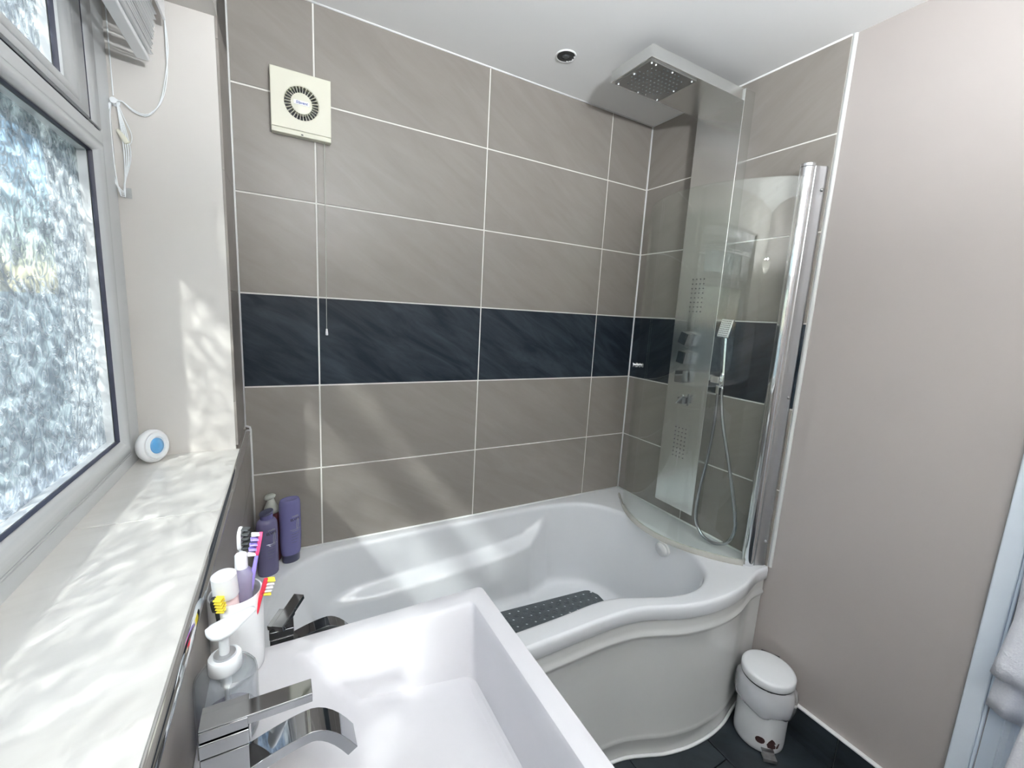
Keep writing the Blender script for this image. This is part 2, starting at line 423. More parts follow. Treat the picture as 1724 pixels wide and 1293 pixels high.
# tiled sill
sy = [0.0, -0.22]
for a, b in ((-0.2205, -0.628), (-0.630, -1.232), (-1.234, -1.859)):
    MB().box((-0.24, b, SILL-0.012), (0.0035, a, SILL)).build('sill_tile', M['silltile'], wl, bevel=0.0012)
MB().box((-0.01, -0.2195, SILL-0.012), (0.0035, -0.003, SILL-0.001)).build('sill_tile', M['tile'], wl, bevel=0.001)
t = MB(); t.prism([(0.0036, SILL-0.013), (0.0036, SILL+0.0008), (0.0085, SILL+0.0008), (0.0125, SILL-0.002), (0.0150, SILL-0.006), (0.0150, SILL-0.013)], YF, -0.004)
S_('trim_6', t, M['chrome'], smooth='auto', angle=50, rot=(0, 0, RZ))

# ---- window
win = empty('window_1', kind='structure', rz=RZ)
FX = -0.213                  # room face of the outer frame

def moulding(A, B, prof, name, mat, parent):
    """rectangular moulding between rectangles A and B = (y0, y1, z0, z1); prof = list of (t, x), t from A to B"""
    rr = []
    for k, x in prof:
        y0, y1, z0, z1 = [a+(b-a)*k for a, b in zip(A, B)]
        rr.append([Vector((x, y0, z0)), Vector((x, y1, z0)), Vector((x, y1, z1)), Vector((x, y0, z1))])
    return MB().rings(rr, True, False, False).build(name, mat, parent, smooth='auto', angle=38)
OUT = (Y1W-0.002, Y0W+0.002, SILL-0.002, HEAD+0.002)
INN = (Y1W+0.075, Y0W-0.075, SILL+0.030, HEAD-0.05)
moulding(OUT, INN, [(0, -0.29), (0, FX-0.004), (0.05, FX), (0.9, FX), (1.0, FX-0.004), (1.0, -0.29)], 'frame', M['upvc'], win)
LA = (Y1W+0.075, Y0W-0.075, SILL+0.030, 1.750); LB = (Y1W+0.132, Y0W-0.132, SILL+0.077, 1.7215)
moulding(LA, LB, [(0.0, FX-0.02), (0.0, FX+0.001), (0.10, FX+0.002), (0.14, FX-0.001), (0.18, FX+0.004), (0.30, FX+0.006), (0.45, FX+0.0075), (0.60, FX+0.0080), (0.75, FX+0.006), (0.88, FX+0.002), (0.96, FX-0.002), (1.0, FX-0.004)], 'glazing_bead', M['upvc'], win)
LC = (LB[0]+0.0028, LB[1]-0.0028, LB[2]+0.0028, LB[3]-0.0028)
moulding(LB, LC, [(0, FX-0.004), (0.5, FX-0.0015), (1, FX-0.005), (1, FX-0.009)], 'gasket', M['gasket'], win)
moulding((Y1W-0.002, Y0W+0.002, SILL-0.002, 1.762), LC, [(0, -0.288), (0, -0.224), (1, -0.224), (1, -0.288)], 'lower_core', M['upvc'], win)
MB().prism([(-0.29, 1.745), (FX-0.006, 1.745), (FX, 1.749), (FX, 1.772), (FX-0.006, 1.777), (-0.29, 1.777)], Y1W+0.07, Y0W-0.07).build('transom', M['upvc'], win, smooth='auto')
SA = (Y1W+0.137, Y0W-0.137, 1.7785, HEAD-0.052); SB = (Y1W+0.25, Y0W-0.25, 1.812, HEAD-0.085)
moulding((SA[0]-0.004, SA[1]+0.004, 1.7772, SA[3]+0.002), SA, [(0, FX+0.001), (0.2, FX-0.006), (1, FX-0.006)], 'sash_gasket', M['gasket'], win)
moulding((Y1W+0.075, Y0W-0.075, 1.777, HEAD-0.05), (SA[0]-0.004, SA[1]+0.004, 1.7772, SA[3]+0.002), [(0, FX-0.002), (0.1, FX+0.002), (0.9, FX+0.002), (1, FX-0.002)], 'sash_stop', M['upvc'], win)
moulding(SA, SB, [(0, FX-0.012), (0.0, FX-0.001), (0.05, FX+0.002), (0.45, FX+0.002), (0.5, FX+0.004), (0.75, FX+0.006), (0.97, FX+0.001), (1.0, FX-0.004)], 'sash', M['upvc'], win)
SC = (SB[0]+0.004, SB[1]-0.004, SB[2]+0.004, SB[3]-0.004)
moulding(SB, SC, [(0, FX-0.004), (0.5, FX-0.0015), (1, FX-0.005), (1, FX-0.009)], 'gasket', M['gasket'], win)
moulding((Y1W-0.002, Y0W+0.002, 1.762, HEAD+0.002), SC, [(0, -0.288), (0, -0.224), (1, -0.224), (1, -0.288)], 'upper_core', M['upvc'], win)

def pane(rect, gx, seed):
    y0, y1, z0, z1 = rect
    p = MB().box((gx-0.004, y0-0.004, z0-0.004), (gx, y1+0.004, z1+0.004)).build('pane', M['pane'], win)
    rnd = random.Random(seed); t = MB(); pts = []
    tries = 0
    while tries < 9000:
        tries += 1
        c = (rnd.uniform(y0+0.012, y1-0.012), rnd.uniform(z0+0.012, z1-0.012)); R = rnd.uniform(0.012, 0.024)
        if any((c[0]-a)**2+(c[1]-b)**2 < (0.62*(R+q))**2 for a, b, q in pts): continue
        pts.append((c[0], c[1], R))
    for cy, cz, R in pts:
        a0 = rnd.uniform(0, 2*PI); sg = rnd.choice((-1, 1)); turns = rnd.uniform(0.9, 1.7); n = 20; tall = rnd.uniform(1.15, 1.7)
        path = []
        for i in range(n+1):
            k = i/n; a = a0+sg*2*PI*turns*k; r = R*(0.12+0.88*k**0.8)
            path.append((cy+r*math.cos(a)*0.8, cz+r*math.sin(a)*tall*0.8))
        da = Vector((path[-1][0]-path[-2][0], path[-1][1]-path[-2][1]))
        for i in range(1, 8):                                     # tail that swings the other way
            da = Matrix.Rotation(-sg*0.28, 2) @ da; q = path[-1]; path.append((q[0]+da.x, q[1]+da.y))
        path = [(min(max(a, y0), y1), min(max(b, z0), z1)) for a, b in path]
        m = len(path); w = [0.0021*min(1, 0.35+3*min(i, m-1-i)/m) for i in range(m)]
        ring = []
        for i, (a, b) in enumerate(path):
            u, v = path[max(0, i-1)], path[min(m-1, i+1)]
            tx, tz = v[0]-u[0], v[1]-u[1]; L = math.hypot(tx, tz) or 1; nx, nz = -tz/L*w[i], tx/L*w[i]
            ring.append([Vector((gx-0.0002, a-nx, b-nz)), Vector((gx+0.0009, a-nx*0.4, b-nz*0.4)), Vector((gx+0.0009, a+nx*0.4, b+nz*0.4)), Vector((gx-0.0002, a+nx, b+nz))])
        t.rings(ring, False)
    tag(t.build('embossed_scrolls', M['scroll'], p, smooth=True), kind='stuff')
pane(LC, -0.239, 3)
pane(SC, -0.236, 4)

# ---- door in the painted wall
dr = empty('door_1', kind='structure', loc=(XR, -1.335, 0))
dx = 0.006
t = MB()
for y0, y1, z0, z1 in ((-0.040, 0.0, 0.0, 2.04), (-0.85, -0.81, 0.0, 2.04), (-0.85, 0.0, 2.04, 2.08)):
    t.box((dx-0.018, y0, z0), (dx+0.002, y1, z1))
t.build('architrave', M['door'], dr, bevel=0.004)
t = MB()
for y0, y1, z0, z1 in ((-0.046, -0.040, 0, 2.04), (-0.81, -0.804, 0, 2.04), (-0.81, -0.04, 2.034, 2.04)):
    t.box((dx-0.012, y0, z0), (dx+0.002, y1, z1))
t.build('stop', M['door'], dr, bevel=0.002)
MB().box((dx-0.004, -0.80, 0.005), (dx+0.03, -0.048, 2.03)).build('leaf', M['door'], dr)
for z0, z1 in ((0.22, 0.92), (1.08, 1.90)):
    for y0, y1 in ((-0.40, -0.075), (-0.76, -0.44)):
        rr = []
        for ins, x in ((0, dx-0.004), (0.004, dx-0.012), (0.014, dx-0.014), (0.022, dx-0.007), (0.03, dx-0.006)):
            rr.append([Vector((x, y0+ins, z0+ins)), Vector((x, y1-ins, z0+ins)), Vector((x, y1-ins, z1-ins)), Vector((x, y0+ins, z1-ins))])
        MB().rings(rr, True, False, True).build('panel', M['door'], dr, smooth='auto', angle=30)
t = MB().tube([(dx-0.004, -0.745, 1.02), (dx-0.05, -0.745, 1.02), (dx-0.055, -0.735, 1.02), (dx-0.055, -0.64, 1.02)], 0.009, 12)
t.build('door_handle', M['chrome'], dr, smooth=True)

# ================================================================== THINGS
# ---- recessed ceiling light, plus an unseen fill light added behind the camera
d0 = empty('ceiling_downlight_socket', 'dead recessed light with dark socket and chipped white plaster edge', 'light', loc=(1.016, -0.215, HC))
MB().lathe([(0.030, -0.0005), (0.033, -0.004), (0.036, -0.004), (0.037, 0.0005)], 36).build('rim', M['silicone'], d0, smooth=True)
MB().lathe([(0.0305, -0.0012), (0.031, -0.003), (0.016, -0.0035), (0.015, -0.0025), (0.0, -0.0025)], 36).build('reflector', plain('dark_reflector', (0.05, 0.055, 0.06), 0.35, metal=0.6, var=0.5, scale=90), d0, smooth='auto')
MB().lathe([(0.0, -0.006), (0.009, -0.006), (0.012, -0.0035), (0.012, -0.002)], 24).build('lamp_face', plain('dark_lamp_face', (0.12, 0.13, 0.14), 0.3, metal=0.5, var=0.4, scale=200), d0, smooth='auto')
for k in range(9):
    a = -0.5+k*0.17+random.uniform(-.05, .05); r = random.uniform(0.029, 0.036)
    MB().lathe([(0, -0.0048), (random.uniform(.002, .004), -0.0046), (0.004, -0.002)], 7).build('plaster_chip', M['silicone'], d0, loc=(r*math.cos(a), r*math.sin(a), 0))
cl_ = empty('added_fill_uplighter', 'added fill light shaped as an opal bowl uplighter, out of view', 'fill_lamp', loc=(0.45, -1.98, HC))  # made-up fixture, added out of view to brighten the ceiling and walls
MB().lathe([(0.0, -0.022), (0.045, -0.020), (0.055, -0.004), (0.055, 0.0005)], 40).build('ceiling_rose', M['white'], cl_, smooth=True)
MB().lathe([(0.005, -0.52), (0.005, -0.02)], 12).build('stem', M['white'], cl_, smooth='auto')
MB().lathe([(0.0, -0.54), (0.05, -0.536), (0.10, -0.522), (0.14, -0.498), (0.16, -0.47), (0.157, -0.469), (0.137, -0.495), (0.098, -0.518), (0.05, -0.531), (0.0, -0.535)], 48).build('opal_bowl', M['opal'], cl_, smooth='auto', angle=50)
for k in range(3):
    a = 2*PI*k/3
    MB().lathe([(0.024*math.sin(PI*q/12), 0.032*math.cos(PI*q/12)) for q in range(13)], 20, Matrix.Translation((0.06*math.cos(a), 0.06*math.sin(a), -0.475))).build('fill_bulb', M['fill_lamp'], cl_, smooth=True)
# ---- bath
bath = empty('bath', 'white P-shaped shower bath with curved glossy front panel', 'bath', loc=(0.84, -0.40, 0))
BL = Vector((0.84, -0.40, 0))
inner = [(.05,-.38),(.065,-.24),(.11,-.135),(.19,-.07),(.30,-.042),(.5,-.036),(.8,-.034),(1.1,-.036),(1.28,-.055),(1.40,-.11),(1.47,-.22),(1.495,-.36),(1.498,-.5),(1.485,-.62),(1.44,-.71),(1.37,-.76),(1.29,-.778),(1.2,-.765),(1.11,-.73),(1.03,-.698),(.95,-.686),(.8,-.69),(.6,-.69),(.4,-.69),(.28,-.675),(.17,-.62),(.095,-.53)]
NI = 420
ip = spline([(x, y, 0) for x, y in inner], NI, True)
nrm = []
for i in range(NI):
    tg = (ip[(i+2) % NI]-ip[(i-2) % NI]).normalized()
    nrm.append(Vector((tg.y, -tg.x, 0)))                      # inward for this winding (clockwise)
front = spline([(XR-0.001,-.806,0),(1.61,-.808,0),(1.55,-.822,0),(1.49,-.838,0),(1.42,-.847,0),(1.35,-.847,0),(1.28,-.840,0),(1.2,-.822,0),(1.13,-.795,0),(1.07,-.773,0),(1.0,-.761,0),(.92,-.757,0),(.7,-.757,0),(.4,-.757,0),(.0,-.757,0)], 110)
fn = []
for i in range(110):
    tg = (front[min(109, i+1)]-front[max(0, i-1)]).normalized(); fn.append(Vector((-tg.y, tg.x, 0)))   # outward (-y)
fn = [n if n.y < 0 else -n for n in fn]
bm = bmesh.new()
def ring_add(pts): return [bm.verts.new(p) for p in pts]
def strip(a, b, closed=True):
    n = len(a)
    for i in range(n if closed else n-1):
        j = (i+1) % n; bm.faces.new((a[i], a[j], b[j], b[i]))
def clampx(p, z): return Vector((min(p.x, XR-0.0005), p.y, z))
r_in = ring_add([p-n*0.012+Vector((0, 0, RIM)) for p, n in zip(ip, nrm)])
LWx = LW(0.0137, 0).x
back_pts = [Vector((XR-0.0005-(XR-0.015)*k/30, -0.0005, RIM)) for k in range(31)]
left_pts = [LW(0.0142, -0.03-0.73*k/14, RIM) for k in range(14)]
fr_top = [clampx(p-n*0.009, RIM) for p, n in zip(front, fn)]
fr_top[-1] = Vector((LW(0.0142, -0.74).x, fr_top[-1].y, RIM))
outer = list(reversed(fr_top)) + [Vector((XR-0.0005, -0.80+0.79*k/16, RIM)) for k in range(1, 16)] + back_pts + left_pts
clean = [outer[0]]
for p in outer[1:]:
    if (p-clean[-1]).length > 0.004: clean.append(p)
r_out = ring_add(clean)
ed = []
for R_ in (r_in, r_out):
    for i in range(len(R_)): ed.append(bm.edges.new((R_[i], R_[(i+1) % len(R_)])))
bmesh.ops.triangle_fill(bm, use_beauty=True, edges=ed)
# front lip
prev = [bm.verts.new(p) for p in fr_top]
for off, z in ((-0.004, RIM-0.0015), (-0.001, RIM-0.006), (0.0, RIM-0.012), (0.0, RIM-0.045), (-0.003, RIM-0.049), (-0.02, RIM-0.05)):
    cur = [bm.verts.new(clampx(p+n*off, z)) for p, n in zip(front, fn)]; strip(prev, cur, False); prev = cur
# inside
ARM = [(0.2,.345),(.31,.36),(.63,.376),(.85,.388),(.99,.40),(1.066,.417),(1.13,.456),(1.2,.517),(1.3,.56)]
def interp(tb, x):
    if x <= tb[0][0]: return tb[0][1]
    for (a, b), (c, d) in zip(tb, tb[1:]):
        if x <= c: return b+(d-b)*(x-a)/(c-a)
    return tb[-1][1]
sm = lambda a, b, x: (lambda t: t*t*(3-2*t))(min(1, max(0, (x-a)/(b-a))))
ZB = 0.16; RF = 0.04
levels = [(-0.004, RIM-0.0015), (0.002, RIM-0.006), (0.006, RIM-0.016)]
prev = r_in
for d, z in levels:
    cur = ring_add([p+n*d+Vector((0, 0, z)) for p, n in zip(ip, nrm)]); strip(prev, cur); prev = cur
z0 = RIM-0.016; K = 46
for k in range(1, K+1):
    zz = z0+(ZB-z0)*k/K
    pts = []
    for p, n in zip(ip, nrm):
        D = 0.022+0.26*max(0, n.x)**1.6+0.035*max(0, -n.x)
        t = (z0-zz)/(z0-ZB); d = 0.006+D*t
        h = zz-ZB
        if h < RF: d += RF-math.sqrt(max(0, RF*RF-(RF-h)**2))
        if n.y < -0.3:                                          # back side: arm rest
            w = sm(0.16, 0.42, p.x)*(1-min(1, max(0, (p.x-1.085)/0.11)))
            za = interp(ARM, p.x)
            d += 0.050*w*(1-sm(za-0.014, za+0.034, zz))
        pts.append(p+n*d+Vector((0, 0, zz)))
    cur = ring_add(pts); strip(prev, cur); prev = cur
ed = [bm.edges.get((prev[i], prev[(i+1) % NI])) for i in range(NI)]
bmesh.ops.triangle_fill(bm, use_beauty=True, edges=ed)
bmesh.ops.recalc_face_normals(bm, faces=bm.faces)
for v in bm.verts: v.co -= BL
me = bpy.data.meshes.new('tub'); bm.to_mesh(me); bm.free()
tub = link('tub', me, M['acrylic'], bath, smooth='auto', angle=40)
# front panel
rr = []
for z, off in ((0.003, -0.013), (0.060, -0.012), (0.068, -0.009), (0.076, -0.012), (0.084, -0.0135), (0.20, -0.013), (0.36, -0.012), (0.435, -0.012), (0.446, -0.0085), (0.453, -0.005), (0.459, -0.0045), (0.466, -0.009), (0.48, -0.009), (RIM-0.0495, -0.009)):
    rr.append([clampx(p+n*off, z)-BL for p, n in zip(front, fn)])
MB().rings(rr, False).build('front_panel', M['panelw'], bath, smooth=True)
MB().tube([clampx(p+n*(-0.007), 0.004)-BL for p, n in zip(front[:80], fn)], 0.0055, 8).build('floor_sealant', M['silicone'], bath, smooth=True)
m = frame((1.474, -0.487, 0.505), (0, 1, 0), (0.16, 0, 1)); m.translation -= BL    # overflow, faces -x
m = Matrix.Translation(Vector((1.481, -0.487, 0.508))-BL) @ Matrix.Rotation(-PI/2-0.16, 4, 'Y')
MB().lathe([(0.0, 0.018), (0.022, 0.018), (0.027, 0.015), (0.028, 0.009), (0.024, 0.008), (0.024, 0.004), (0.031, 0.003), (0.032, -0.004)], 32, m).build('overflow', M['white'], bath, smooth='auto', angle=40)
t = MB().tube([(1.668, -0.002, RIM+0.001), (0.05, -0.002, RIM+0.001)], 0.004, 8)
S_('trim_7', t, M['silicone'], smooth=True)
t = MB().tube([(XR-0.002, -0.008, RIM+0.001), (XR-0.002, -0.79, RIM+0.001)], 0.0045, 8)
S_('trim_8', t, M['silicone'], smooth=True)

# ---- bath mat with suckers and drain holes
mat_m = Matrix.Translation((1.02, -0.283, ZB+0.001)) @ Matrix.Rotation(math.radians(-4.8), 4, 'Z')
bmat = empty('bath_mat', 'dark grey rubber bath mat with round suckers on the bath floor', 'bath mat')
bmat.matrix_world = mat_m
t = MB(); P_ = 0.042; NX, NY = 17, 6
hx, hy = NX*P_/2, NY*P_/2; top = 0.003
def mat_clip(x, y):
    R_ = 0.05; ax, ay = abs(x), abs(y)
    if ax > hx-R_ and ay > hy-R_:
        dx_, dy_ = ax-(hx-R_), ay-(hy-R_); L = max(abs(dx_), abs(dy_)); h = math.hypot(dx_, dy_)
        if h > 1e-9: dx_, dy_ = dx_*L/h, dy_*L/h
        ax, ay = hx-R_+dx_, hy-R_+dy_
    return (math.copysign(ax, x), math.copysign(ay, y))
for i in range(NX):
    for j in range(NY):
        cx, cy = -hx+(i+.5)*P_, -hy+(j+.5)*P_; h = P_/2
        sq = [(h,0),(h,h),(0,h),(-h,h),(-h,0),(-h,-h),(0,-h),(h,-h)]
        o = [mat_clip(cx+a, cy+b) for a, b in sq]
        edge = i in (0, NX-1) and j in (0, NY-1)
        rh = 0.0056
        inn_ = [(cx+rh*math.cos(k*PI/4), cy+rh*math.sin(k*PI/4)) for k in range(8)]
        v = [(a, b, top) for a, b in o]+[(a, b, top) for a, b in inn_]+[(a, b, 0.0) for a, b in inn_]+[(a, b, 0) for a, b in o]
        f = []
        for k in range(8):
            q = (k+1) % 8
            f.append((k, q, q+8, k+8)); f.append((k+8, q+8, q+16, k+16))
            if (i == 0 and k in (3, 4)) or (i == NX-1 and k in (0, 7)) or (j == 0 and k in (5, 6)) or (j == NY-1 and k in (1, 2)): f.append((k, k+24, q+24, q))
        t.add(v, f)
t.build('mat_sheet', M['rubber'], bmat)
t = MB()
for i in range(NX-1):
    for j in range(NY-1):
        x, y = -hx+(i+1)*P_, -hy+(j+1)*P_
        t.lathe([(0.0130, top-0.001), (0.0125, top+0.0022), (0.0105, top+0.0022), (0.0090, top+0.0002), (0.0055, top+0.0002), (0.004, top+0.0018), (0.0, top+0.002)], 14, Matrix.Translation((x, y, 0)))
tag(t.build('suckers', M['rubber'], bmat, smooth='auto'), kind='stuff')

# ---- curved shower screen
scr = empty('shower_screen', 'curved clear glass bath screen with chrome wall post', 'shower screen', loc=(1.60, -0.76, RIM))
SL = Vector((1.60, -0.76, RIM))
path = spline([(1.530,-.188,0),(1.49,-.253,0),(1.458,-.33,0),(1.441,-.41,0),(1.443,-.50,0),(1.465,-.575,0),(1.50,-.645,0),(1.545,-.71,0),(1.600,-.765,0)], 56)
pn = []
for i in range(56):
    tg = (path[min(55, i+1)]-path[max(0, i-1)]).normalized(); n = Vector((-tg.y, tg.x, 0)); pn.append(n if n.x > 0 else -n)
ZG0, ZG1 = RIM+0.022, 1.925
L = 0.0; acc = [0.0]
for a, b in zip(path, path[1:]): L += (b-a).length; acc.append(L)
rr = []
def gtop(i):
    s_ = acc[i]; R_ = 0.035
    return ZG1-(R_-math.sqrt(max(0, R_*R_-(R_-s_)**2)) if s_ < R_ else 0)
t = MB(); cols = []
for i, (p, n) in enumerate(zip(path, pn)):
    zt = gtop(i); col = []
    for k in range(13): col.append(Vector((p.x-n.x*.003, p.y-n.y*.003, ZG0+(zt-ZG0)*k/12))-SL)
    for k in range(12, -1, -1): col.append(Vector((p.x+n.x*.003, p.y+n.y*.003, ZG0+(zt-ZG0)*k/12))-SL)
    cols.append(col)
t.rings(cols, True, True, True)
t.build('glass_panel', M['glass'], scr, smooth='auto', angle=40)
e = spline([(1.605,-.082,0),(1.530,-.188,0),(1.49,-.253,0),(1.458,-.33,0),(1.441,-.41,0),(1.443,-.50,0),(1.465,-.575,0),(1.50,-.645,0),(1.545,-.71,0),(1.590,-.757,0)], 60)
sec = [(-0.0055, 0.0), (0.0055, 0.0), (0.0045, 0.008), (0.004, 0.021), (-0.004, 0.021), (-0.0045, 0.008)]
rr = []
for i, p in enumerate(e):
    tg = (e[min(59, i+1)]-e[max(0, i-1)]).normalized(); n = Vector((-tg.y, tg.x, 0))
    rr.append([Vector((p.x+n.x*a, p.y+n.y*a, RIM+0.001+b*(0.45 if i < 12 else 1)))-SL for a, b in sec])
MB().rings(rr).build('bottom_seal', M['seal'], scr, smooth='auto', angle=50)
# round post and wall channel
PT = 1.965
t = MB().lathe([(0.0, RIM+0.002), (0.0215, RIM+0.002), (0.0215, PT-0.012), (0.0, PT-0.012)], 40, Matrix.Translation(Vector((1.618, -0.757, 0))-SL)); 
t.build('post', M['chrome'], scr, smooth='auto', angle=40)
MB().lathe([(0.0215, PT-0.011), (0.0225, PT-0.010), (0.0225, PT-0.002), (0.020, PT), (0.0, PT)], 40, Matrix.Translation(Vector((1.618, -0.757, 0))-SL)).build('post_cap', M['chrome'], scr, smooth='auto', angle=40)
pr = [(1.626, -0.734), (1.640, -0.736), (XR-0.0005, -0.742), (XR-0.0005, -0.792), (1.660, -0.794), (1.645, -0.785), (1.634, -0.780), (1.625, -0.779)]
t = MB(); t.rings([[Vector((x, y, z))-SL for x, y in pr] for z in (RIM+0.002, PT-0.006)])
t.build('wall_channel', M['satin'], scr, bevel=0.003)
for z in (1.885, 1.20, 0.66):
    m = Matrix.Translation(Vector((1.655, -0.791, z))-SL) @ Matrix.Rotation(PI/2-0.2, 4, 'X')
    MB().lathe([(0.0, 0.006), (0.004, 0.005), (0.0058, 0.002), (0.0058, -0.002)], 16, m).build('screw', M['steelold'], scr, smooth=True)
m = Matrix.Translation(Vector((1.523, -0.198+0.02, 1.245))-SL)
kn = frame(Vector((1.517, -0.208, 1.243))-SL, (0, 0, 1), (0.52, 0.85, 0))
MB().lathe([(0.0, -0.024), (0.010, -0.024), (0.011, -0.021), (0.0075, -0.017), (0.0075, -0.013), (0.011, -0.010), (0.011, -0.003), (0.006, -0.003), (0.006, 0.003), (0.011, 0.003), (0.011, 0.010), (0.0075, 0.013), (0.0075, 0.017), (0.011, 0.021), (0.010, 0.024), (0.0, 0.024)], 24, kn).build('knob', M['chrome'], scr, smooth='auto', angle=40)

# ---- steel shower column
colm = empty('shower_column', 'brushed steel shower tower panel with overhead rain head on tiled wall', 'shower', loc=(XR, -0.402, 0.635))
CL = Vector((XR, -0.402, 0.635)); FXC = 1.614; YL, YR_ = -0.302, -0.502
t = MB(); t.box(Vector((FXC, YR_, 0.635))-CL, Vector((XR-0.0005, YL, 2.29))-CL); t.build('tower', M['steel'], colm, bevel=0.0015)
hm = MB(); hm.box(Vector((1.150, YR_+0.006, 2.252))-CL, Vector((FXC+0.004, YL-0.006, 2.2895))-CL)
head = hm.build('rain_head', M['steel'], colm, bevel=0.0015)
t = MB(); t.box(Vector((1.158, YR_+0.016, 2.2475))-CL, Vector((1.372, YL-0.016, 2.2522))-CL)
pl = t.build('spray_plate', plain('dark_steel_plate', (0.42, 0.43, 0.43), 0.3, metal=1.0), head, bevel=0.001)
t = MB()
for i in range(11):
    for j in range(9):
        if (i-5)**2/30+(j-4)**2/20 > 1.02: continue
        t.lathe([(0.0026, 0.0), (0.0022, -0.0022), (0.0, -0.0026)], 7, Matrix.Translation(Vector((1.175+i*0.0175, YR_+0.028+j*0.018, 2.2476))-CL))
tag(t.build('nozzles', M['rubber'], head), kind='stuff')
for i, j in ((0, 0), (0, 4), (0, 8), (5, 0), (10, 0), (10, 8), (5, 8), (10, 4), (1, 0)):
    MB().lathe([(0.003, 0.0), (0.0028, -0.003), (0.0, -0.004)], 10, Matrix.Translation(Vector((1.168+i*0.019, YR_+0.024+j*0.019, 2.2476))-CL)).build('drip_nozzle', M['white'], head, smooth=True)
def jets(z0, z1, nr):
    t = MB()
    for i in range(nr):
        for j in range(4):
            m = Matrix.Translation(Vector((FXC-0.0002, -0.372-0.053*j/3, z0+(z1-z0)*i/(nr-1)))-CL) @ Matrix.Rotation(-PI/2, 4, 'Y')
            t.lathe([(0.0, 0.0012), (0.0020, 0.0012), (0.0024, -0.001)], 8, m)
    tag(t.build('body_jets', M['blackp'], colm), kind='stuff')
jets(1.488, 1.618, 8); jets(0.865, 0.992, 8)
for z, rot in ((1.376, 0.30), (1.297, 0.16), (1.216, 0.0)):
    m = Matrix.Translation(Vector((FXC-0.0005, -0.386, z))-CL) @ Matrix.Rotation(rot, 4, 'X')
    k = MB().box((-0.038, -0.020, -0.025), (-0.004, 0.020, 0.025), m).build('control_knob', M['dchrome'], colm, bevel=0.0012)
    MB().box((-0.005, -0.011, -0.011), (0.001, 0.011, 0.011), m).build('knob_neck', M['dchrome'], k)
m = Matrix.Translation(Vector((FXC-0.0005, -0.393, 1.118))-CL)
dv = MB().box((-0.004, -0.026, -0.024), (0.001, -0.022, 0.026), m).box((-0.030, -0.020, -0.016), (0.001, 0.006, 0.010), m).build('diverter', M['dchrome'], colm, bevel=0.001)
m2 = m @ Matrix.Translation((-0.032, -0.006, 0.004)) @ Matrix.Rotation(0.75, 4, 'X')
MB().box((-0.004, -0.004, -0.026), (0.002, 0.004, 0.026), m2).build('diverter_lever', M['chrome'], dv, bevel=0.001)
m = Matrix.Translation(Vector((1.630, -0.503, 1.228))-CL)
t = MB().box((-0.012, -0.03, -0.012), (0.012, 0.001, 0.012), m).box((-0.045, -0.062, -0.013), (0.0, -0.026, 0.013), m)
t.build('hand_shower_bracket', M['chrome'], colm, bevel=0.002)

# ---- hand shower and hose
hs = empty('hand_shower', 'square chrome hand shower on bracket with looping metal hose', 'hand shower', loc=(1.606, -0.566, 1.228))
HL = Vector((1.606, -0.566, 1.228))
hd = frame((0.010, 0.020, 0.198), (-0.14, -0.97, -0.05), (0.18, -0.10, 0.97))
t = MB().box((-0.027, -0.036, -0.006), (0.027, 0.036, 0.006), hd); head_ = t.build('spray_head', M['satin'], hs, bevel=0.003)
fr_ = hd @ Matrix.Translation((0, 0, 0.0062))
n_test = (hd.to_3x3() @ Vector((0, 0, 1)))
sgn = 1 if n_test.x < 0 else -1
fr_ = hd @ Matrix.Translation((0, 0, 0.0061*sgn))
MB().box((-0.0235, -0.0325, -0.0006), (0.0235, 0.0325, 0.0006), fr_).build('face_plate', M['white'], head_)
t = MB()
for i in range(6):
    for j in range(8):
        t.lathe([(0.0023, -0.0005), (0.0021, 0.0014), (0, 0.0016)], 6, fr_ @ Matrix.Translation((-0.0185+i*0.0074, -0.0275+j*0.0078, 0)) @ Matrix.Scale(sgn, 4, (0, 0, 1)))
tag(t.build('spray_nozzles', M['rubber'], head_), kind='stuff')
t = MB(); a = Vector((0.006, 0.017, 0.165)); b = Vector((0, 0, 0.022)); rr = []
for k in range(9):
    c = a.lerp(b, k/8); w = 0.012-0.004*k/8; d = 0.0075-0.001*k/8
    rr.append([c+Vector((q*d, p*w, 0)) for p, q in ((1, .6), (.6, 1), (-.6, 1), (-1, .6), (-1, -.6), (-.6, -1), (.6, -1), (1, -.6))])
t.rings(rr); t.build('handle', M['chrome'], hs, smooth='auto', angle=50)
MB().lathe([(0.0065, 0.03), (0.009, 0.02), (0.010, -0.014), (0.008, -0.03), (0.0, -0.03)], 20).build('cone_nut', M['chrome'], hs, smooth=True)
hp = [(-0.571,1.20),(-0.574,1.15),(-0.597,1.046),(-0.652,0.873),(-0.696,0.723),(-0.700,0.66),(-0.675,0.605),(-0.620,0.577),(-0.565,0.590),(-0.533,0.645),(-0.532,0.752),(-0.548,0.887),(-0.556,1.036),(-0.556,1.15),(-0.553,1.195)]
pts = spline([(1.606-(0.004 if 3 < i < 12 else 0), y, z) for i, (y, z) in enumerate(hp)], 420)
t = MB(); t.tube([p-HL for p in pts], [0.0072 if i % 2 else 0.0058 for i in range(420)], 8)
t.build('hose', M['hosem'], hs, smooth=True)
MB().lathe([(0.0085, -0.02), (0.0085, 0.012), (0.0, 0.012)], 16, Matrix.Translation((0, 0.013, -0.035))).build('hose_nut', M['chrome'], hs, smooth='auto')

# ---- extractor fan with pull cord
fan = empty('extractor_fan', 'square ivory extractor fan with round slatted grille and blue lettering', 'fan', loc=(0.187, 0.0, 2.03))
x0, x1, z0, z1 = -0.083, 0.083, -0.089, 0.089
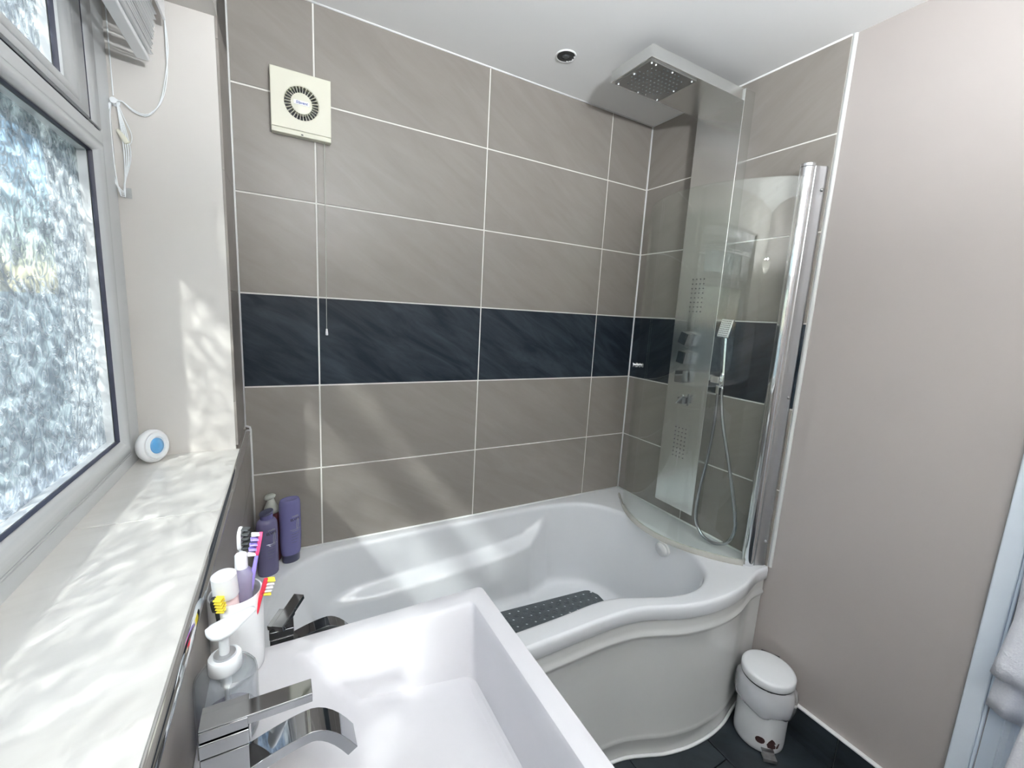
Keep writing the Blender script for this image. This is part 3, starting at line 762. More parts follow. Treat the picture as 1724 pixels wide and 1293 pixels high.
# face with a round opening
N_ = 48; Rr = 0.0475
def face_ring(r_, y): return [Vector((r_*math.cos(2*PI*k/N_), y, r_*math.sin(2*PI*k/N_)+0.004)) for k in range(N_)]
def sq_ring(y, ins=0.0):
    o = []
    for k in range(N_):
        a = 2*PI*k/N_; c, s2 = math.cos(a), math.sin(a)
        tt = min(((x1-ins)/c if c > 0 else (x0+ins)/c) if abs(c) > 1e-6 else 9, ((z1-ins)/s2 if s2 > 0 else (z0+0.014+ins)/s2) if abs(s2) > 1e-6 else 9)
        o.append(Vector((tt*c, y, tt*s2)))
    for xx in (x0+ins, x1-ins):
        for zz in (z0+0.014+ins, z1-ins):
            k = min(range(N_), key=lambda q: (o[q]-Vector((xx, y, zz))).length); o[k] = Vector((xx, y, zz))
    return o
corner = MB()
corner.rings([sq_ring(-0.0005), sq_ring(-0.0285), sq_ring(-0.030, 0.0015), face_ring(Rr+0.003, -0.030), face_ring(Rr, -0.028), face_ring(Rr, -0.008)], True, False, False)
body = corner.build('front_cover', M['ivory'], fan, smooth='auto', angle=30)
t = MB().prism([(x0, z0+0.0145), (x1, z0+0.0145), (x1, z0), (x0, z0)], -0.0005, -0.027)
t.build('lower_strip', M['ivory'], fan, bevel=0.002)
MB().box((-0.003, -0.0279, z0+0.003), (0.003, -0.0268, z0+0.006)).build('indicator', M['blackp'], fan)
MB().lathe([(0.0, 0.0), (Rr+0.001, 0.0), (Rr+0.001, -0.002), (0, -0.002)], 40, Matrix.Translation((0, -0.009, 0.004)) @ Matrix.Rotation(PI/2, 4, 'X')).build('duct', M['blackp'], fan)
for k in range(30):
    a = 2*PI*k/30
    MB().box((-0.0105, -0.004, -0.0006), (0.0105, 0.004, 0.0006), Matrix.Translation((0, 0, 0.004)) @ Matrix.Rotation(a, 4, 'Y') @ Matrix.Translation((0.0385, -0.024, 0))).build('slat', M['ivory'], fan)
MB().lathe([(0.0, 0.031), (0.026, 0.0305), (0.0295, 0.029), (0.030, 0.026), (0.030, 0.012)], 40, Matrix.Translation((0, 0, 0.004)) @ Matrix.Rotation(PI/2, 4, 'X')).build('hub', M['ivory'], fan, smooth='auto')
MB().box((-0.0215, -0.0322, -0.0012), (0.0215, -0.0305, 0.0105)).build('badge', M['white'], fan)
link('badge_lettering', text_mesh('Silavent', 0.0105, shear=0.25, bold=0.0002), M['navy'], fan, loc=(0, -0.0325, 0.0045), rot=(PI/2, 0, 0))
cord = MB().tube([(0.0635, -0.018, z0+0.001), (0.0630, -0.018, -0.40), (0.0622, -0.018, 1.352-2.03)], 0.0009, 6).build('pull_cord', M['amber'], fan)
MB().lathe([(0.0, 0.0), (0.0042, 0.001), (0.004, 0.010), (0.0025, 0.022), (0.0, 0.023)], 14, Matrix.Translation((0.0622, -0.018, 1.331-2.03))).build('cord_toggle', M['white'], cord, smooth=True)

# ---- wash basin on its unit
bas = empty('wash_basin', 'white rectangular resin wash basin with sloping sides', 'basin', loc=(0.22, -1.165, BASIN_Z))
BO = Vector((0.22, -1.165, BASIN_Z))
X0, X1, Y0, Y1 = LW(0.0137, -0.87).x-0.004, 0.457, -1.465, -0.865
def rr_ring(x0, x1, y0, y1, r, zf, n=6):
    o = []
    for cx, cy, a0 in ((x1-r, y1-r, 0), (x0+r, y1-r, PI/2), (x0+r, y0+r, PI), (x1-r, y0+r, 1.5*PI)):
        for k in range(n+1):
            a = a0+PI/2*k/n; x, y = cx+r*math.cos(a), cy+r*math.sin(a); o.append(Vector((x, y, zf(x, y)))-BO)
    return o
cz = lambda v: (lambda x, y: v)
ix0, ix1, iy0, iy1 = 0.106, 0.4195, -1.425, -0.905
fx0, fx1, fy0, fy1 = 0.188, 0.405, -1.38, -0.952
fz = lambda x, y: 0.785-(x-0.188)*0.20
lerp = lambda a, b, k: a+(b-a)*k
rings_ = [rr_ring(X0+.02, X1-.02, Y0+.02, Y1-.02, 0.012, cz(0.745)), rr_ring(X0, X1, Y0, Y1, 0.012, cz(0.752)), rr_ring(X0, X1, Y0, Y1, 0.012, cz(BASIN_Z-0.004)),
          rr_ring(X0+.0012, X1-.0012, Y0+.0012, Y1-.0012, 0.011, cz(BASIN_Z-0.0012)), rr_ring(X0+.004, X1-.004, Y0+.004, Y1-.004, 0.010, cz(BASIN_Z)),
          rr_ring(ix0-.006, ix1+.006, iy0-.006, iy1+.006, 0.016, cz(BASIN_Z)), rr_ring(ix0-.002, ix1+.002, iy0-.002, iy1+.002, 0.013, cz(BASIN_Z-0.0015))]
for k in (0.06, 0.3, 0.6, 0.85, 0.95):
    q = (lerp(ix0, fx0, k), lerp(ix1, fx1, k), lerp(iy0, fy0, k), lerp(iy1, fy1, k))
    rings_.append(rr_ring(*q, 0.012+0.008*k, (lambda kk: (lambda x, y: lerp(BASIN_Z, fz(x, y), kk)))(k)))
rings_.append(rr_ring(fx0+.006, fx1-.006, fy0+.006, fy1-.006, 0.02, lambda x, y: fz(x, y)+0.0012))
rings_.append(rr_ring(fx0+.02, fx1-.02, fy0+.02, fy1-.02, 0.02, fz))
rings_.append(rr_ring(0.30, 0.34, -1.20, -1.13, 0.018, fz))
MB().rings(rings_).build('bowl', M['resin'], bas, smooth='auto', angle=32)
m = Matrix.Translation(Vector((0.320, -1.19, fz(0.32, 0)+0.001))-BO)
MB().lathe([(0.032, -0.002), (0.032, 0.002), (0.026, 0.004), (0.0, 0.006)], 32, m).build('waste', M['chrome'], bas, smooth=True)
cab = empty('vanity_unit', 'white gloss vanity cabinet standing under the wash basin', 'cabinet', loc=(0.22, -1.165, 0))
VO = Vector((0.22, -1.165, 0))
MB().box(Vector((0.0, -1.455, 0.08))-VO, Vector((0.425, -0.875, 0.7425))-VO).build('carcass', M['wenamel'], cab, bevel=0.002)
MB().box(Vector((0.02, -1.44, 0.0))-VO, Vector((0.38, -0.89, 0.08))-VO).build('plinth', M['wenamel'], cab)
for a, b in ((-1.453, -1.167), (-1.163, -0.877)):
    d_ = MB().box(Vector((0.4255, a, 0.085))-VO, Vector((0.443, b, 0.740))-VO).build('cabinet_door', M['wenamel'], cab, bevel=0.002)
    yy = -1.185 if a < -1.3 else -1.145
    MB().tube([Vector((0.443, yy, 0.50))-VO, Vector((0.46, yy, 0.50))-VO, Vector((0.46, yy, 0.62))-VO, Vector((0.443, yy, 0.62))-VO], 0.005, 8).build('door_pull', M['chrome'], d_, smooth=True)

# ---- square taps
def tap(name, label, loc, H, lever_lift, spout_len, spout_drop, sc=1.0, yaw=0.0, spout_z=0.5, lev=0.105):
    r = empty(name, label, 'tap', None, loc)
    w = 0.0215*sc; d = 0.0165*sc
    MB().box((-w, -d, 0), (w, d, H-0.034)).build('body', M['dchrome'], r, bevel=0.0008)
    MB().box((-w-0.001, -d-0.001, H-0.032), (w+0.001, d+0.001, H-0.0145)).build('cartridge_block', M['dchrome'], r, bevel=0.0015)
    m = Matrix.Translation((0, 0, H-0.007+(0.004 if yaw else 0))) @ Matrix.Rotation(yaw, 4, 'Z') @ Matrix.Rotation(-lever_lift, 4, 'Y') @ Matrix.Translation((-w, 0, 0))
    MB().box((0, -d, -0.0055), (2*w, d, 0.006), m).box((0.0, -d+0.001, 0.0045), (lev*sc, d-0.010*sc, 0.0075), m).box((2*w-0.001, -d+0.001, -0.0035), (lev*sc, d-0.010*sc, 0.006), m).build('lever', M['dchrome'], r, bevel=0.0006)
    zs_ = H*spout_z; L_ = spout_len; top_ = []; n = 14
    for k in range(n+1):
        u = k/n; x = w-0.002+L_*u
        rise = 0.016*math.sin(min(1, u/0.62)*PI/2)
        drop = spout_drop*max(0, (u-0.55)/0.45)**1.9
        top_.append((x, zs_+rise-drop))
    low = []
    for k in range(n+1):
        x, z = top_[k]; a = top_[max(0, k-1)]; b = top_[min(n, k+1)]; L2 = math.hypot(b[0]-a[0], b[1]-a[1]); th = 0.013
        low.append((x-th*(-(b[1]-a[1])/L2)*-1*-1, z-th*(b[0]-a[0])/L2))
    low = []
    for k in range(n+1):
        x, z = top_[k]; a = top_[max(0, k-1)]; b = top_[min(n, k+1)]; L2 = math.hypot(b[0]-a[0], b[1]-a[1]); th = 0.013
        nx, nz = -(b[1]-a[1])/L2, (b[0]-a[0])/L2; low.append((x-nx*th, z-nz*th))
    rr = []
    for k in range(n+1):
        (a, b), (c, d2) = top_[k], low[k]
        rr.append([Vector((a, -d, b)), Vector((a, d, b)), Vector((c, d, d2)), Vector((c, -d, d2))])
    MB().rings(rr).build('spout', M['dchrome'], r, smooth='auto', angle=30, bevel=0.0006)
    return r
tap('basin_tap', 'square chrome mixer tap on basin with flat lever and curved spout', (0.0345, -1.1175, BASIN_Z), 0.130, 0.0, 0.112, 0.045)
tap('bath_tap', 'square chrome mixer tap on bath corner with raised lever', (0.0875, -0.645, RIM+0.0005), 0.196, 0.20, 0.125, 0.045, 1.05, 1.0, 0.74, 0.082)

# ---- tumbler and what stands in it
TC = Vector((0.0300, -0.895, BASIN_Z)); TR = 0.0345; TH = 0.130
tum = empty('toothbrush_tumbler', 'tall white tumbler on basin corner holding brushes and tubes', 'tumbler', loc=TC)
MB().lathe([(0.0, 0.0005), (TR-0.004, 0.0005), (TR-0.0015, 0.003), (TR, 0.02), (TR+0.001, TH-0.003), (TR, TH), (TR-0.0018, TH-0.001), (TR-0.003, 0.02), (TR-0.006, 0.006), (0.0, 0.005)], 48).build('cup', M['white'], tum, smooth='auto', angle=50)

def brush(name, label, foot, tip, mats, face, style=0):
    """foot inside the tumbler, tip = end of the head (world)"""
    r = empty(name, label, 'toothbrush', None, foot)
    foot, tip = Vector(foot), Vector(tip); ax = (tip-foot); Ln = ax.length; ax.normalize()
    fc = Vector(face); fc = (fc-ax*fc.dot(ax)).normalized(); sd_ = ax.cross(fc)
    m = Matrix((sd_, fc, ax)).transposed().to_4x4()
    hb, hh, hg, hg2 = mats
    t = MB(); rr = []
    prof = [(0, .005, .004), (.05, .0062, .0048), (.3, .0062, .0052), (.5, .0055, .0048), (.66, .0042, .0036), (.80, .0030, .0028), (.84, .0030, .0026)]
    for k, w, d in prof:
        rr.append([m @ Vector((w*math.cos(2*PI*j/10), d*math.sin(2*PI*j/10), Ln*k)) for j in range(10)])
    t.rings(rr); t.build('handle', hb, r, smooth=True)
    t = MB(); rr = []
    n = 10
    for k in range(n+1):
        u = k/n; w = (0.0068 if style == 0 else 0.0105)*math.sqrt(max(0.05, 1-(2*u-1)**4)); 
        rr.append([m @ Vector((a*w, b*0.0024, Ln*(0.82+0.18*u))) for a, b in ((1, -.6), (.7, 1), (-.7, 1), (-1, -.6), (-.6, -1), (.6, -1))])
    t.rings(rr); hd_ = t.build('head', hh, r, smooth='auto', angle=50)
    for row in range(5):
        mb = MB()
        for cx in (-1, 0, 1):
            m2_ = m @ Matrix.Translation((cx*0.0036, 0.002, Ln*0.835+Ln*0.15*row/4)) @ Matrix.Rotation(-PI/2+random.uniform(-.1, .1), 4, 'X')
            mb.lathe([(0.0016, 0), (0.0019, 0.0095), (0.0012, 0.0105)], 6, m2_)
        mb.build('bristle_tuft', hg if row in (0, 4) else hg2, hd_)
    return r
bz = BASIN_Z+0.012
brush('toothbrush', 'violet and pink toothbrush with white and violet bristles', (0.026, -0.900, bz), (0.0660, -0.886, 1.083), (M['violet'], M['pink'], M['wbrist'], M['violet']), (-1, -0.1, 0))
brush('toothbrush', 'toothbrush with a rounded pale head and charcoal bristles', (0.034, -0.8695, bz), (0.0385, -0.8675, 1.088), (M['frost'], M['white'], M['dbrist'], M['dbrist']), (1, -0.35, 0), 1)
brush('toothbrush', 'red toothbrush with yellow and white bristles leaning right', (0.030, -0.915, bz), (0.0710, -0.912, 1.020), (M['red'], M['red'], M['yellow'], M['wbrist']), (1, 0.1, -0.1))
brush('toothbrush', 'black toothbrush with yellow bristles nearest the tiled ledge', (0.022, -0.908, bz), (0.0065, -0.929, 1.018), (M['blackp'], M['blackp'], M['yellow'], M['yellow']), (1, -0.5, 0))

def tube_(name, label, base, top_, r0, mat_, capmat, cap_r, cap_h, stripes=False):
    base, top_ = Vector(base), Vector(top_); ax = (top_-base); L_ = ax.length
    r = empty(name, label, 'tube', None, base)
    q = ax.to_track_quat('Z', 'Y').to_matrix().to_4x4()
    rr = []
    for u, a, b in ((0, 1.25, 0.12), (0.15, 1.2, 0.3), (0.5, 1.08, 0.75), (0.8, 1, 0.95), (0.94, 1, 1), (1.0, 0.55, 0.55)):
        rr.append([q @ Vector((r0*a*math.cos(2*PI*j/24), r0*b*math.sin(2*PI*j/24), L_*u)) for j in range(24)])
    MB().rings(rr).build('body', mat_, r, smooth='auto', angle=50)
    MB().lathe([(cap_r*1.02, L_-0.002), (cap_r, L_+cap_h-0.002), (cap_r*0.85, L_+cap_h), (0, L_+cap_h)], 28, q).build('cap', capmat, r, smooth='auto', angle=40)
    if stripes:
        for k in range(9):
            a = -PI/2+(k-4)*0.22
            MB().tube([q @ Vector((1.004*r0*1.04*math.cos(a), 1.004*r0*0.80*math.sin(a), L_*0.55)), q @ Vector((1.006*r0*math.cos(a), 1.006*r0*math.sin(a), L_*0.93))], 0.0004, 5).build('stripe', M['silver'], r)
    return r
tube_('cream_tube', 'pale pink squeeze tube with broad white screw cap in tumbler', (0.0255, -0.901, bz-0.004), (0.0195, -0.9090, 1.008), 0.0150, M['tubepink'], M['white'], 0.0160, 0.033)
tube_('toothpaste_tube', 'violet striped toothpaste tube with small white cap in tumbler', (0.036, -0.890, bz-0.004), (0.0385, -0.8885, 1.033), 0.0155, M['tubestripe'], M['white'], 0.0085, 0.022, True)

# ---- soap dispenser
so = empty('soap_dispenser', 'clear round pump soap dispenser between tumbler and basin tap', 'soap dispenser', loc=(0.0255, -1.012, BASIN_Z))
MB().lathe([(0.0, 0.0008), (0.030, 0.0008), (0.0335, 0.004), (0.0350, 0.012), (0.0350, 0.084), (0.034, 0.091), (0.030, 0.097), (0.022, 0.0995), (0.0165, 0.100), (0.0165, 0.106), (0.0145, 0.106), (0.0145, 0.0985), (0.0285, 0.0955), (0.0325, 0.090), (0.0334, 0.084), (0.0334, 0.012), (0.030, 0.005), (0.0, 0.004)], 48).build('bottle', M['clearp'], so, smooth='auto', angle=60)
MB().lathe([(0.0, 0.0045), (0.0295, 0.0055), (0.0324, 0.0125), (0.0324, 0.030), (0.0, 0.030)], 40).build('liquid_soap', clear('soap_liquid', (0.80, 0.78, 0.84), 0.6), so, smooth='auto')
MB().lathe([(0.0178, 0.098), (0.0185, 0.099), (0.0185, 0.115), (0.0175, 0.117), (0.0, 0.117)], 36).build('collar', M['frost'], so, smooth='auto', angle=40)
MB().lathe([(0.0125, 0.117), (0.012, 0.1205), (0.0, 0.1205)], 28).build('pump_ring', M['satin'], so, smooth='auto')
MB().lathe([(0.0058, 0.118), (0.0055, 0.150), (0.0, 0.150)], 20).build('pump_stem', M['frost'], so, smooth='auto')
rr = []
for x, w, z, h in ((-0.018, .004, .144, .004), (-0.016, .0105, .143, .007), (-0.008, .0145, .142, .0105), (0.002, .0145, .142, .0115), (0.012, .0115, .1435, .0105), (0.022, .0085, .146, .008), (0.031, .0062, .1485, .006), (0.037, .0045, .149, .0045)):
    rr.append([Vector((x, 1.12*w*math.cos(2*PI*j/16), z+0.012+h*0.75*math.sin(2*PI*j/16))) for j in range(16)])
MB().rings(rr).build('pump_head', M['frost'], so, smooth=True, rot=(0, 0, 0.45))
MB().lathe([(0.0025, 0.012), (0.0025, 0.07), (0.006, 0.075), (0.0065, 0.098), (0.004, 0.10)], 14).build('dip_tube', M['frost'], so, smooth='auto')

# ---- bottles on the bath corner
def oval_bottle(name, label, loc, w, d, prof, mat_, rz):
    r = empty(name, label, 'bottle', None, loc, rz)
    MB().lathe(prof, 40, None, w, d).build('body', mat_, r, smooth='auto', angle=45)
    return r
def lettering(r, w, d, z, sc):
    for body_, sz, zz, mt in (("L'ORÉAL", 0.0062*sc, z+0.017, M['silver']), ('ELVIVE', 0.0115*sc, z+0.006, M['blackp'])):
        me = text_mesh(body_, sz, bold=0.0003)
        for v in me.vertices:
            x, y = v.co.x, v.co.y; a = x/(w*1.02)+0.25
            v.co = (w*1.012*math.sin(a), -d*1.012*math.cos(a), zz+y)
        link('lettering', me, mt, r)
    for k in (0, 1):
        MB().tube([(w*1.01*math.sin(a/10), -d*1.01*math.cos(a/10), z-0.030-0.005*k) for a in range(-3+2*k, 9-2*k)], 0.0005, 5).build('print_line', M['silver'], r)
    lp = [(w*1.012*math.sin(0.45+0.10*math.cos(q)+0.05*math.sin(q)), -d*1.012*math.cos(0.45+0.10*math.cos(q)), z-0.012+0.018*math.sin(q)) for q in [2*PI*i/24 for i in range(25)]]
    MB().tube(lp, 0.0008, 5).build('loop_mark', M['silver'], r)
    for k in range(4):
        MB().tube([(w*1.01*math.sin(a/10), -d*1.01*math.cos(a/10), z-0.045-0.010*k) for a in range(-2, 7-k)], 0.0007, 5).build('print_line', M['navycap'], r)
c = oval_bottle('conditioner_bottle', 'lilac oval bottle standing on dark cap against tiled wall', (0.121, -0.066, RIM+0.0005), 0.034, 0.024,
    [(0.0, 0.028), (0.86, 0.028), (0.93, 0.036), (1.0, 0.08), (1.0, 0.19), (0.97, 0.212), (0.88, 0.222), (0.84, 0.2235), (0.80, 0.2215), (0.4, 0.219), (0.0, 0.218)], M['purpleB'], 0.35)
MB().lathe([(0.0, 0.0), (0.78, 0.0), (0.82, 0.003), (0.84, 0.0285), (0, 0.0285)], 36, None, 0.034, 0.024).build('cap', M['navycap'], c, smooth='auto')
lettering(c, 0.034, 0.024, 0.150, 1.0)
c = oval_bottle('shampoo_bottle', 'violet oval bottle with flip cap in bath corner', (0.0535, -0.118, RIM+0.0005), 0.031, 0.024,
    [(0.0, 0.0), (0.9, 0.0), (0.97, 0.004), (1.0, 0.02), (1.0, 0.165), (0.96, 0.178), (0.80, 0.187), (0.62, 0.190), (0, 0.190)], M['purpleA'], 0.30)
MB().lathe([(0.58, 0.190), (0.60, 0.205), (0.0, 0.207)], 36, None, 0.031, 0.026).build('neck', M['purpleB'], c, smooth='auto')
MB().lathe([(0.0, -0.003), (0.66, -0.003), (0.70, 0.0), (0.66, 0.003), (0.0, 0.004)], 36, Matrix.Translation((0, 0, 0.210)) @ Matrix.Rotation(-0.25, 4, 'Y'), 0.031, 0.028).build('flip_cap', M['navycap'], c, smooth='auto')
lettering(c, 0.031, 0.024, 0.140, 1.0)
c = oval_bottle('pump_bottle', 'brown bottle with pale pump cap behind the violet bottle', (0.066, -0.0395, RIM+0.0005), 0.028, 0.024,
    [(0.0, 0.0), (0.9, 0.0), (0.98, 0.004), (1.0, 0.02), (1.0, 0.150), (0.9, 0.165), (0.55, 0.175), (0.5, 0.180), (0, 0.180)], M['redliq'], 0.3)
MB().lathe([(0.022, 0.176), (0.021, 0.190), (0.012, 0.212), (0.009, 0.222), (0.0, 0.222)], 24).build('pump_collar', M['amber'], c, smooth=True)
MB().lathe([(0.0, -0.006), (0.014, -0.005), (0.017, 0.0), (0.012, 0.007), (0.0, 0.008)], 24, Matrix.Translation((-0.003, 0, 0.229)) @ Matrix.Rotation(-0.2, 4, 'Y'), 1.1, 0.8).build('pump_head', M['amber'], c, smooth=True)

# ---- gel air freshener on the sill
af = empty('air_freshener', 'round white gel air freshener with blue centre on window sill', 'air freshener', loc=LW(-0.178, -0.272, SILL), rz=-AL)
m = Matrix.Rotation(1.05, 4, 'Z') @ Matrix.Translation((0, 0, 0.041)) @ Matrix.Rotation(PI/2-0.12, 4, 'X') @ Matrix.Scale(0.95, 4)
def flat(mb, zmin=0.0004):
    mb.v = [(a, b, max(c2, zmin)) for a, b, c2 in mb.v]; return mb
flat(MB().lathe([(0.0, -0.014), (0.028, -0.014), (0.038, -0.010), (0.0435, 0.0), (0.043, 0.008), (0.040, 0.013), (0.037, 0.0145), (0.036, 0.0135), (0.0, 0.0135)], 48, m)).build('case', M['white'], af, smooth='auto', angle=50)
MB().lathe([(0.0355, 0.0136), (0.035, 0.0165), (0.026, 0.0180), (0.024, 0.0145)], 40, m, 0.9, 0.95).build('bezel', M['frost'], af, smooth='auto')
MB().lathe([(0.0225, 0.0136), (0.0215, 0.0165), (0.012, 0.0185), (0.0, 0.019)], 40, m, 0.9, 0.95).build('gel', M['blue'], af, smooth=True)

# ---- venetian blind, drawn up
vb = empty('venetian_blind', 'white venetian blind drawn up under the window head', 'blind', loc=LW(-0.135, -0.84, 2.05), rz=-AL)
yb0, yb1 = -1.00, 0.575
def bl(a, b, mtx=None): return MB().box(a, b, mtx)
bl((-0.020, yb0, 0.012), (0.020, yb1, 0.0545)).build('headrail', M['white'], vb, bevel=0.002)
bl((0.036, yb0-0.004, -0.005), (0.041, yb1+0.004, 0.0545)).build('valance', M['white'], vb, bevel=0.001)
bl((-0.0150, yb0, -0.100), (0.0080, yb1, -0.089)).build('bottom_rail', M['white'], vb, bevel=0.002)
for k in range(15):
    z = -0.085+0.0063*k
    m = Matrix.Translation((random.uniform(-.001, .001)+0.012*k/14, random.uniform(-.004, .004), z)) @ Matrix.Rotation(random.uniform(-0.16, 0.16)+0.1, 4, 'Y') @ Matrix.Rotation(random.uniform(-.004, .004), 4, 'X')
    bl((-0.0135, yb0, -0.0009), (0.0135, yb1, 0.0009), m).build('slat', M['white'], vb, bevel=0.0005, seg=1)
def bp(x, y, z): p = LW(x, y, z)-vb.location; return Matrix.Rotation(AL, 3, 'Z') @ p
# cords hang to the cleat on the reveal
CLT = (-0.203, -0.227, 1.862)
t = MB()
for k in range(2):
    o = 0.003*k
    t.tube(spline([bp(-0.100, -0.236, 2.06), bp(-0.101+o, -0.232, 2.0), bp(-0.104-o, -0.228, 1.94), bp(-0.118-o, -0.226, 1.885-o), bp(-0.145, -0.226, 1.850-o), bp(-0.170, -0.227, 1.852-o), bp(-0.190, -0.228, 1.866), bp(*CLT)], 40), 0.0013, 6)
for k in range(4):
    w = 0.007+0.005*k; b_z = 1.656+0.004*k
    t.tube(spline([bp(CLT[0]-0.004, -0.231, 1.862), bp(CLT[0]-w-0.003, -0.231-0.001*k, 1.82), bp(CLT[0]-w-0.002, -0.231-0.001*k, 1.72), bp(CLT[0]-0.004, -0.230, b_z+0.008), bp(CLT[0]+0.004, -0.230, b_z), bp(CLT[0]+0.006, -0.230, b_z+0.02), bp(CLT[0]+0.004+w*0.8, -0.230, 1.76), bp(CLT[0]+0.004, -0.230, 1.862)], 44), 0.0013, 6)
t.tube(spline([bp(CLT[0]+0.006, -0.230, 1.860), bp(-0.190, -0.229, 1.835), bp(-0.178, -0.229, 1.80), bp(-0.180, -0.229, 1.778), bp(-0.188, -0.229, 1.776)], 24), 0.0010, 6)
t.build('lift_cords', M['frost'], vb, smooth=True)
m = Matrix.Translation(bp(-0.194, -0.229, 1.790)) @ Matrix.Rotation(-0.55, 4, 'Y')
MB().lathe([(0.0, -0.017), (0.0055, -0.016), (0.006, -0.004), (0.0042, 0.012), (0.002, 0.016), (0, 0.016)], 16, m).build('cord_tassel', M['ivory'], vb, smooth='auto')
MB().tube([bp(-0.205, -0.226, 1.875), bp(-0.205, -0.226, 2.06)], 0.0012, 6).build('tilt_cord', M['frost'], vb)
bl(bp(-0.200, -0.2305, 1.655), bp(-0.186, -0.2275, 1.678)).build('cord_clip', M['clearp'], vb)
cl = empty('cord_cleat', 'small white hook on window reveal holding the looped blind cords', 'hook', loc=LW(CLT[0], -0.2205, CLT[2]), rz=-AL)
MB().lathe([(0.0085, -0.0002), (0.0085, 0.003), (0.004, 0.004), (0.0035, 0.012), (0.0065, 0.014), (0.0065, 0.017), (0.0, 0.018)], 20, Matrix.Rotation(PI/2, 4, 'X')).build('hook_body', M['frost'], cl, smooth='auto')

# ---- pedal bin with liner
bn = empty('pedal_bin', 'small white pedal bin with bag overhang beside the bath panel', 'bin', loc=(1.566, -0.912, 0))
BR = 0.079
MB().lathe([(0.0, 0.001), (BR-0.006, 0.001), (BR-0.001, 0.006), (BR, 0.02), (BR, 0.236), (BR-0.003, 0.238), (0.0, 0.238)], 56).build('bucket', M['wenamel'], bn, smooth='auto', angle=45)
MB().lathe([(BR+0.0015, 0.232), (BR+0.0015, 0.243), (0.0, 0.243)], 56).build('rim_band', M['blackp'], bn, smooth='auto')
MB().lathe([(BR+0.0035, 0.2435), (BR+0.0045, 0.246), (BR+0.0045, 0.264), (BR+0.002, 0.269), (BR-0.006, 0.2715), (0.0, 0.273)], 56).build('lid', M['wenamel'], bn, smooth='auto', angle=50)
rr = []
for k, (z, r_) in enumerate(((0.238, .0810), (0.228, .0870), (0.205, .0940), (0.178, .0965), (0.150, .0930), (0.135, .0870), (0.130, .0820), (0.136, .0805))):
    ring = []
    for j in range(72):
        a = 2*PI*j/72; nz = noise.noise(Vector((3.2*math.cos(a), 3.2*math.sin(a), z*40)))
        nl = noise.noise(Vector((1.5*math.cos(a)+5, 1.5*math.sin(a), 1.0)))
        amp = 0.35 if k in (0, 7) else 1.0
        rad = r_+amp*0.0055*nz+amp*0.002*noise.noise(Vector((9*math.cos(a), 9*math.sin(a), z*90)))+(0.006*max(0, nl) if 0 < k < 6 else 0); rad = max(rad, BR+0.0008)
        ca, sa = math.cos(a), math.sin(a)
        x = rad*ca; 
        if k: x = min(x, XR-0.0005-1.566+0.004); 
        ring.append(Vector((x, rad*sa, z+(0 if k == 0 else 0.022*nl*k/7-0.02*(k/7)*ca))))
    rr.append(ring)
MB().rings(rr, True, False, False).build('bin_liner', M['bagp'], bn, smooth=True)
pa = math.atan2(-0.072, -0.060)
m = Matrix.Rotation(pa, 4, 'Z')
MB().box((BR-0.004, -0.019, 0.020), (BR+0.012, 0.019, 0.026), m).box((BR+0.008, -0.021, 0.012), (BR+0.030, 0.021, 0.017), m @ Matrix.Translation((0, 0, 0)) ).box((BR+0.028, -0.021, 0.004), (BR+0.031, 0.021, 0.017), m).box((BR+0.006, -0.015, 0.012), (BR+0.012, 0.015, 0.026), m).build('pedal', M['steelold'], bn, bevel=0.001)
def patch(pts, name):
    t = MB(); v = [m @ Vector(((BR+0.0006)*math.cos(a), (BR+0.0006)*math.sin(a), z)) for a, z in pts]
    t.add([*v, m @ Vector(((BR+0.0006)*math.cos(sum(a for a, _ in pts)/len(pts)), (BR+0.0006)*math.sin(sum(a for a, _ in pts)/len(pts)), sum(z for _, z in pts)/len(pts)))], [(i, (i+1) % len(v), len(v)) for i in range(len(v))])
    t.build(name, M['rust'], bn)
patch([(-0.32+0.16*math.cos(q)+0.03*math.cos(3*q), 0.050+0.014*math.sin(q)+0.002*math.sin(3*q)) for q in [2*PI*i/14 for i in range(14)]], 'rust_patch')
patch([(0.02, 0.055), (0.12, 0.064), (0.22, 0.058), (0.32, 0.046), (0.52, 0.044), (0.46, 0.026), (0.20, 0.026), (0.0, 0.030), (-0.06, 0.042)], 'rust_patch')
MB().box((BR-0.004, -0.03, 0.232), (BR+0.016, 0.03, 0.262), Matrix.Rotation(pa+PI-0.42, 4, 'Z')).build('hinge', M['blackp'], bn, bevel=0.003)

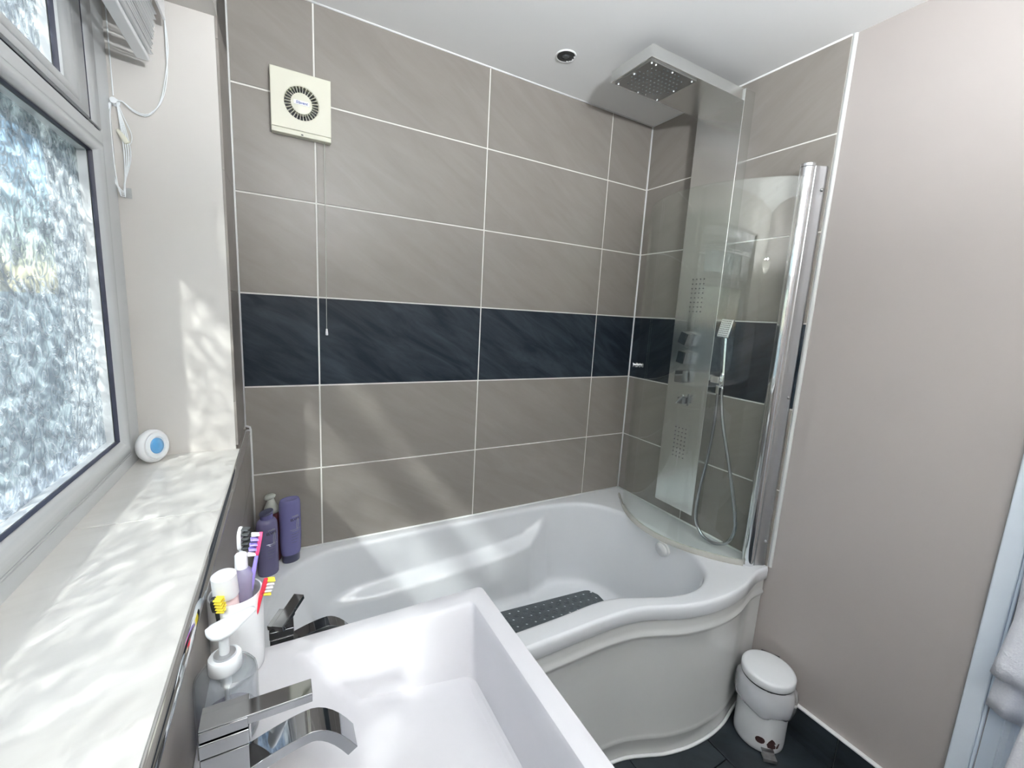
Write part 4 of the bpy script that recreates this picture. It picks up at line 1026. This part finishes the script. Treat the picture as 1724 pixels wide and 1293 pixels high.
# ---- towels hanging on the door
def towel(name, label, y0, y1, zb, zt, x, seed, thick=0.016):
    r = empty(name, label, 'towel', None, (x, (y0+y1)/2, zb))
    rnd = random.Random(seed); ph = rnd.uniform(0, 6); rows, cols_ = 22, 26
    def P(u, v, side):
        y = y0+(y1-y0)*u; z = zb+(zt-zb)*v
        fold = 0.006*math.sin(u*9+ph)+0.003*math.sin(u*21+ph*2+v*2)
        taper = 1-0.30*v
        y = (y0+y1)/2+(y-(y0+y1)/2)*taper+0.01*math.sin(v*5+ph)
        return Vector((x+fold*(1-0.4*v)+side*thick*math.sqrt(max(0.02, 1-(2*u-1)**6))*0.5-0.025*v*0-(x), y-(y0+y1)/2, z-zb+0.006*math.sin(u*4+ph)*(1-v)))
    rr = []
    for i in range(rows+1):
        v = i/rows
        rr.append([P(j/cols_, v, -1) for j in range(cols_+1)]+[P(j/cols_, v, 1) for j in range(cols_, -1, -1)])
    o = MB().rings(rr).build('cloth', M['towel'], r, smooth=True)
    MB().rings([[p+Vector((-0.0015 if k < cols_+1 else 0.0015, 0, dz)) for k, p in enumerate(rr[1])] for dz in (0.0, 0.012)], True, False, False).build('hem_band', M['towel'], r, smooth=True)
    return r
towel('towel', 'white towel hanging lower on the door behind a shorter towel', -1.52, -1.372, 0.515, 1.30, 1.648, 5)
towel('towel', 'shorter white towel hanging over a longer towel on the door', -1.51, -1.380, 0.625, 1.30, 1.617, 9)
towel('towel', 'longest white towel on the door away from the bath', -1.60, -1.445, 0.30, 1.30, 1.576, 13)
hk = empty('towel_hook_rail', 'chrome hook rail on the white door above the towels', 'hook rail', loc=(XR, -1.49, 1.33))
MB().box((-0.012, -0.14, -0.012), (0.001, 0.14, 0.012)).build('rail', M['chrome'], hk, bevel=0.002)
for yy in (-0.09, 0.0, 0.09):
    MB().tube([(-0.010, yy, 0), (-0.06, yy, -0.012), (-0.095, yy, -0.03), (-0.105, yy, -0.012)], 0.006, 10).build('hook', M['chrome'], hk, smooth=True)
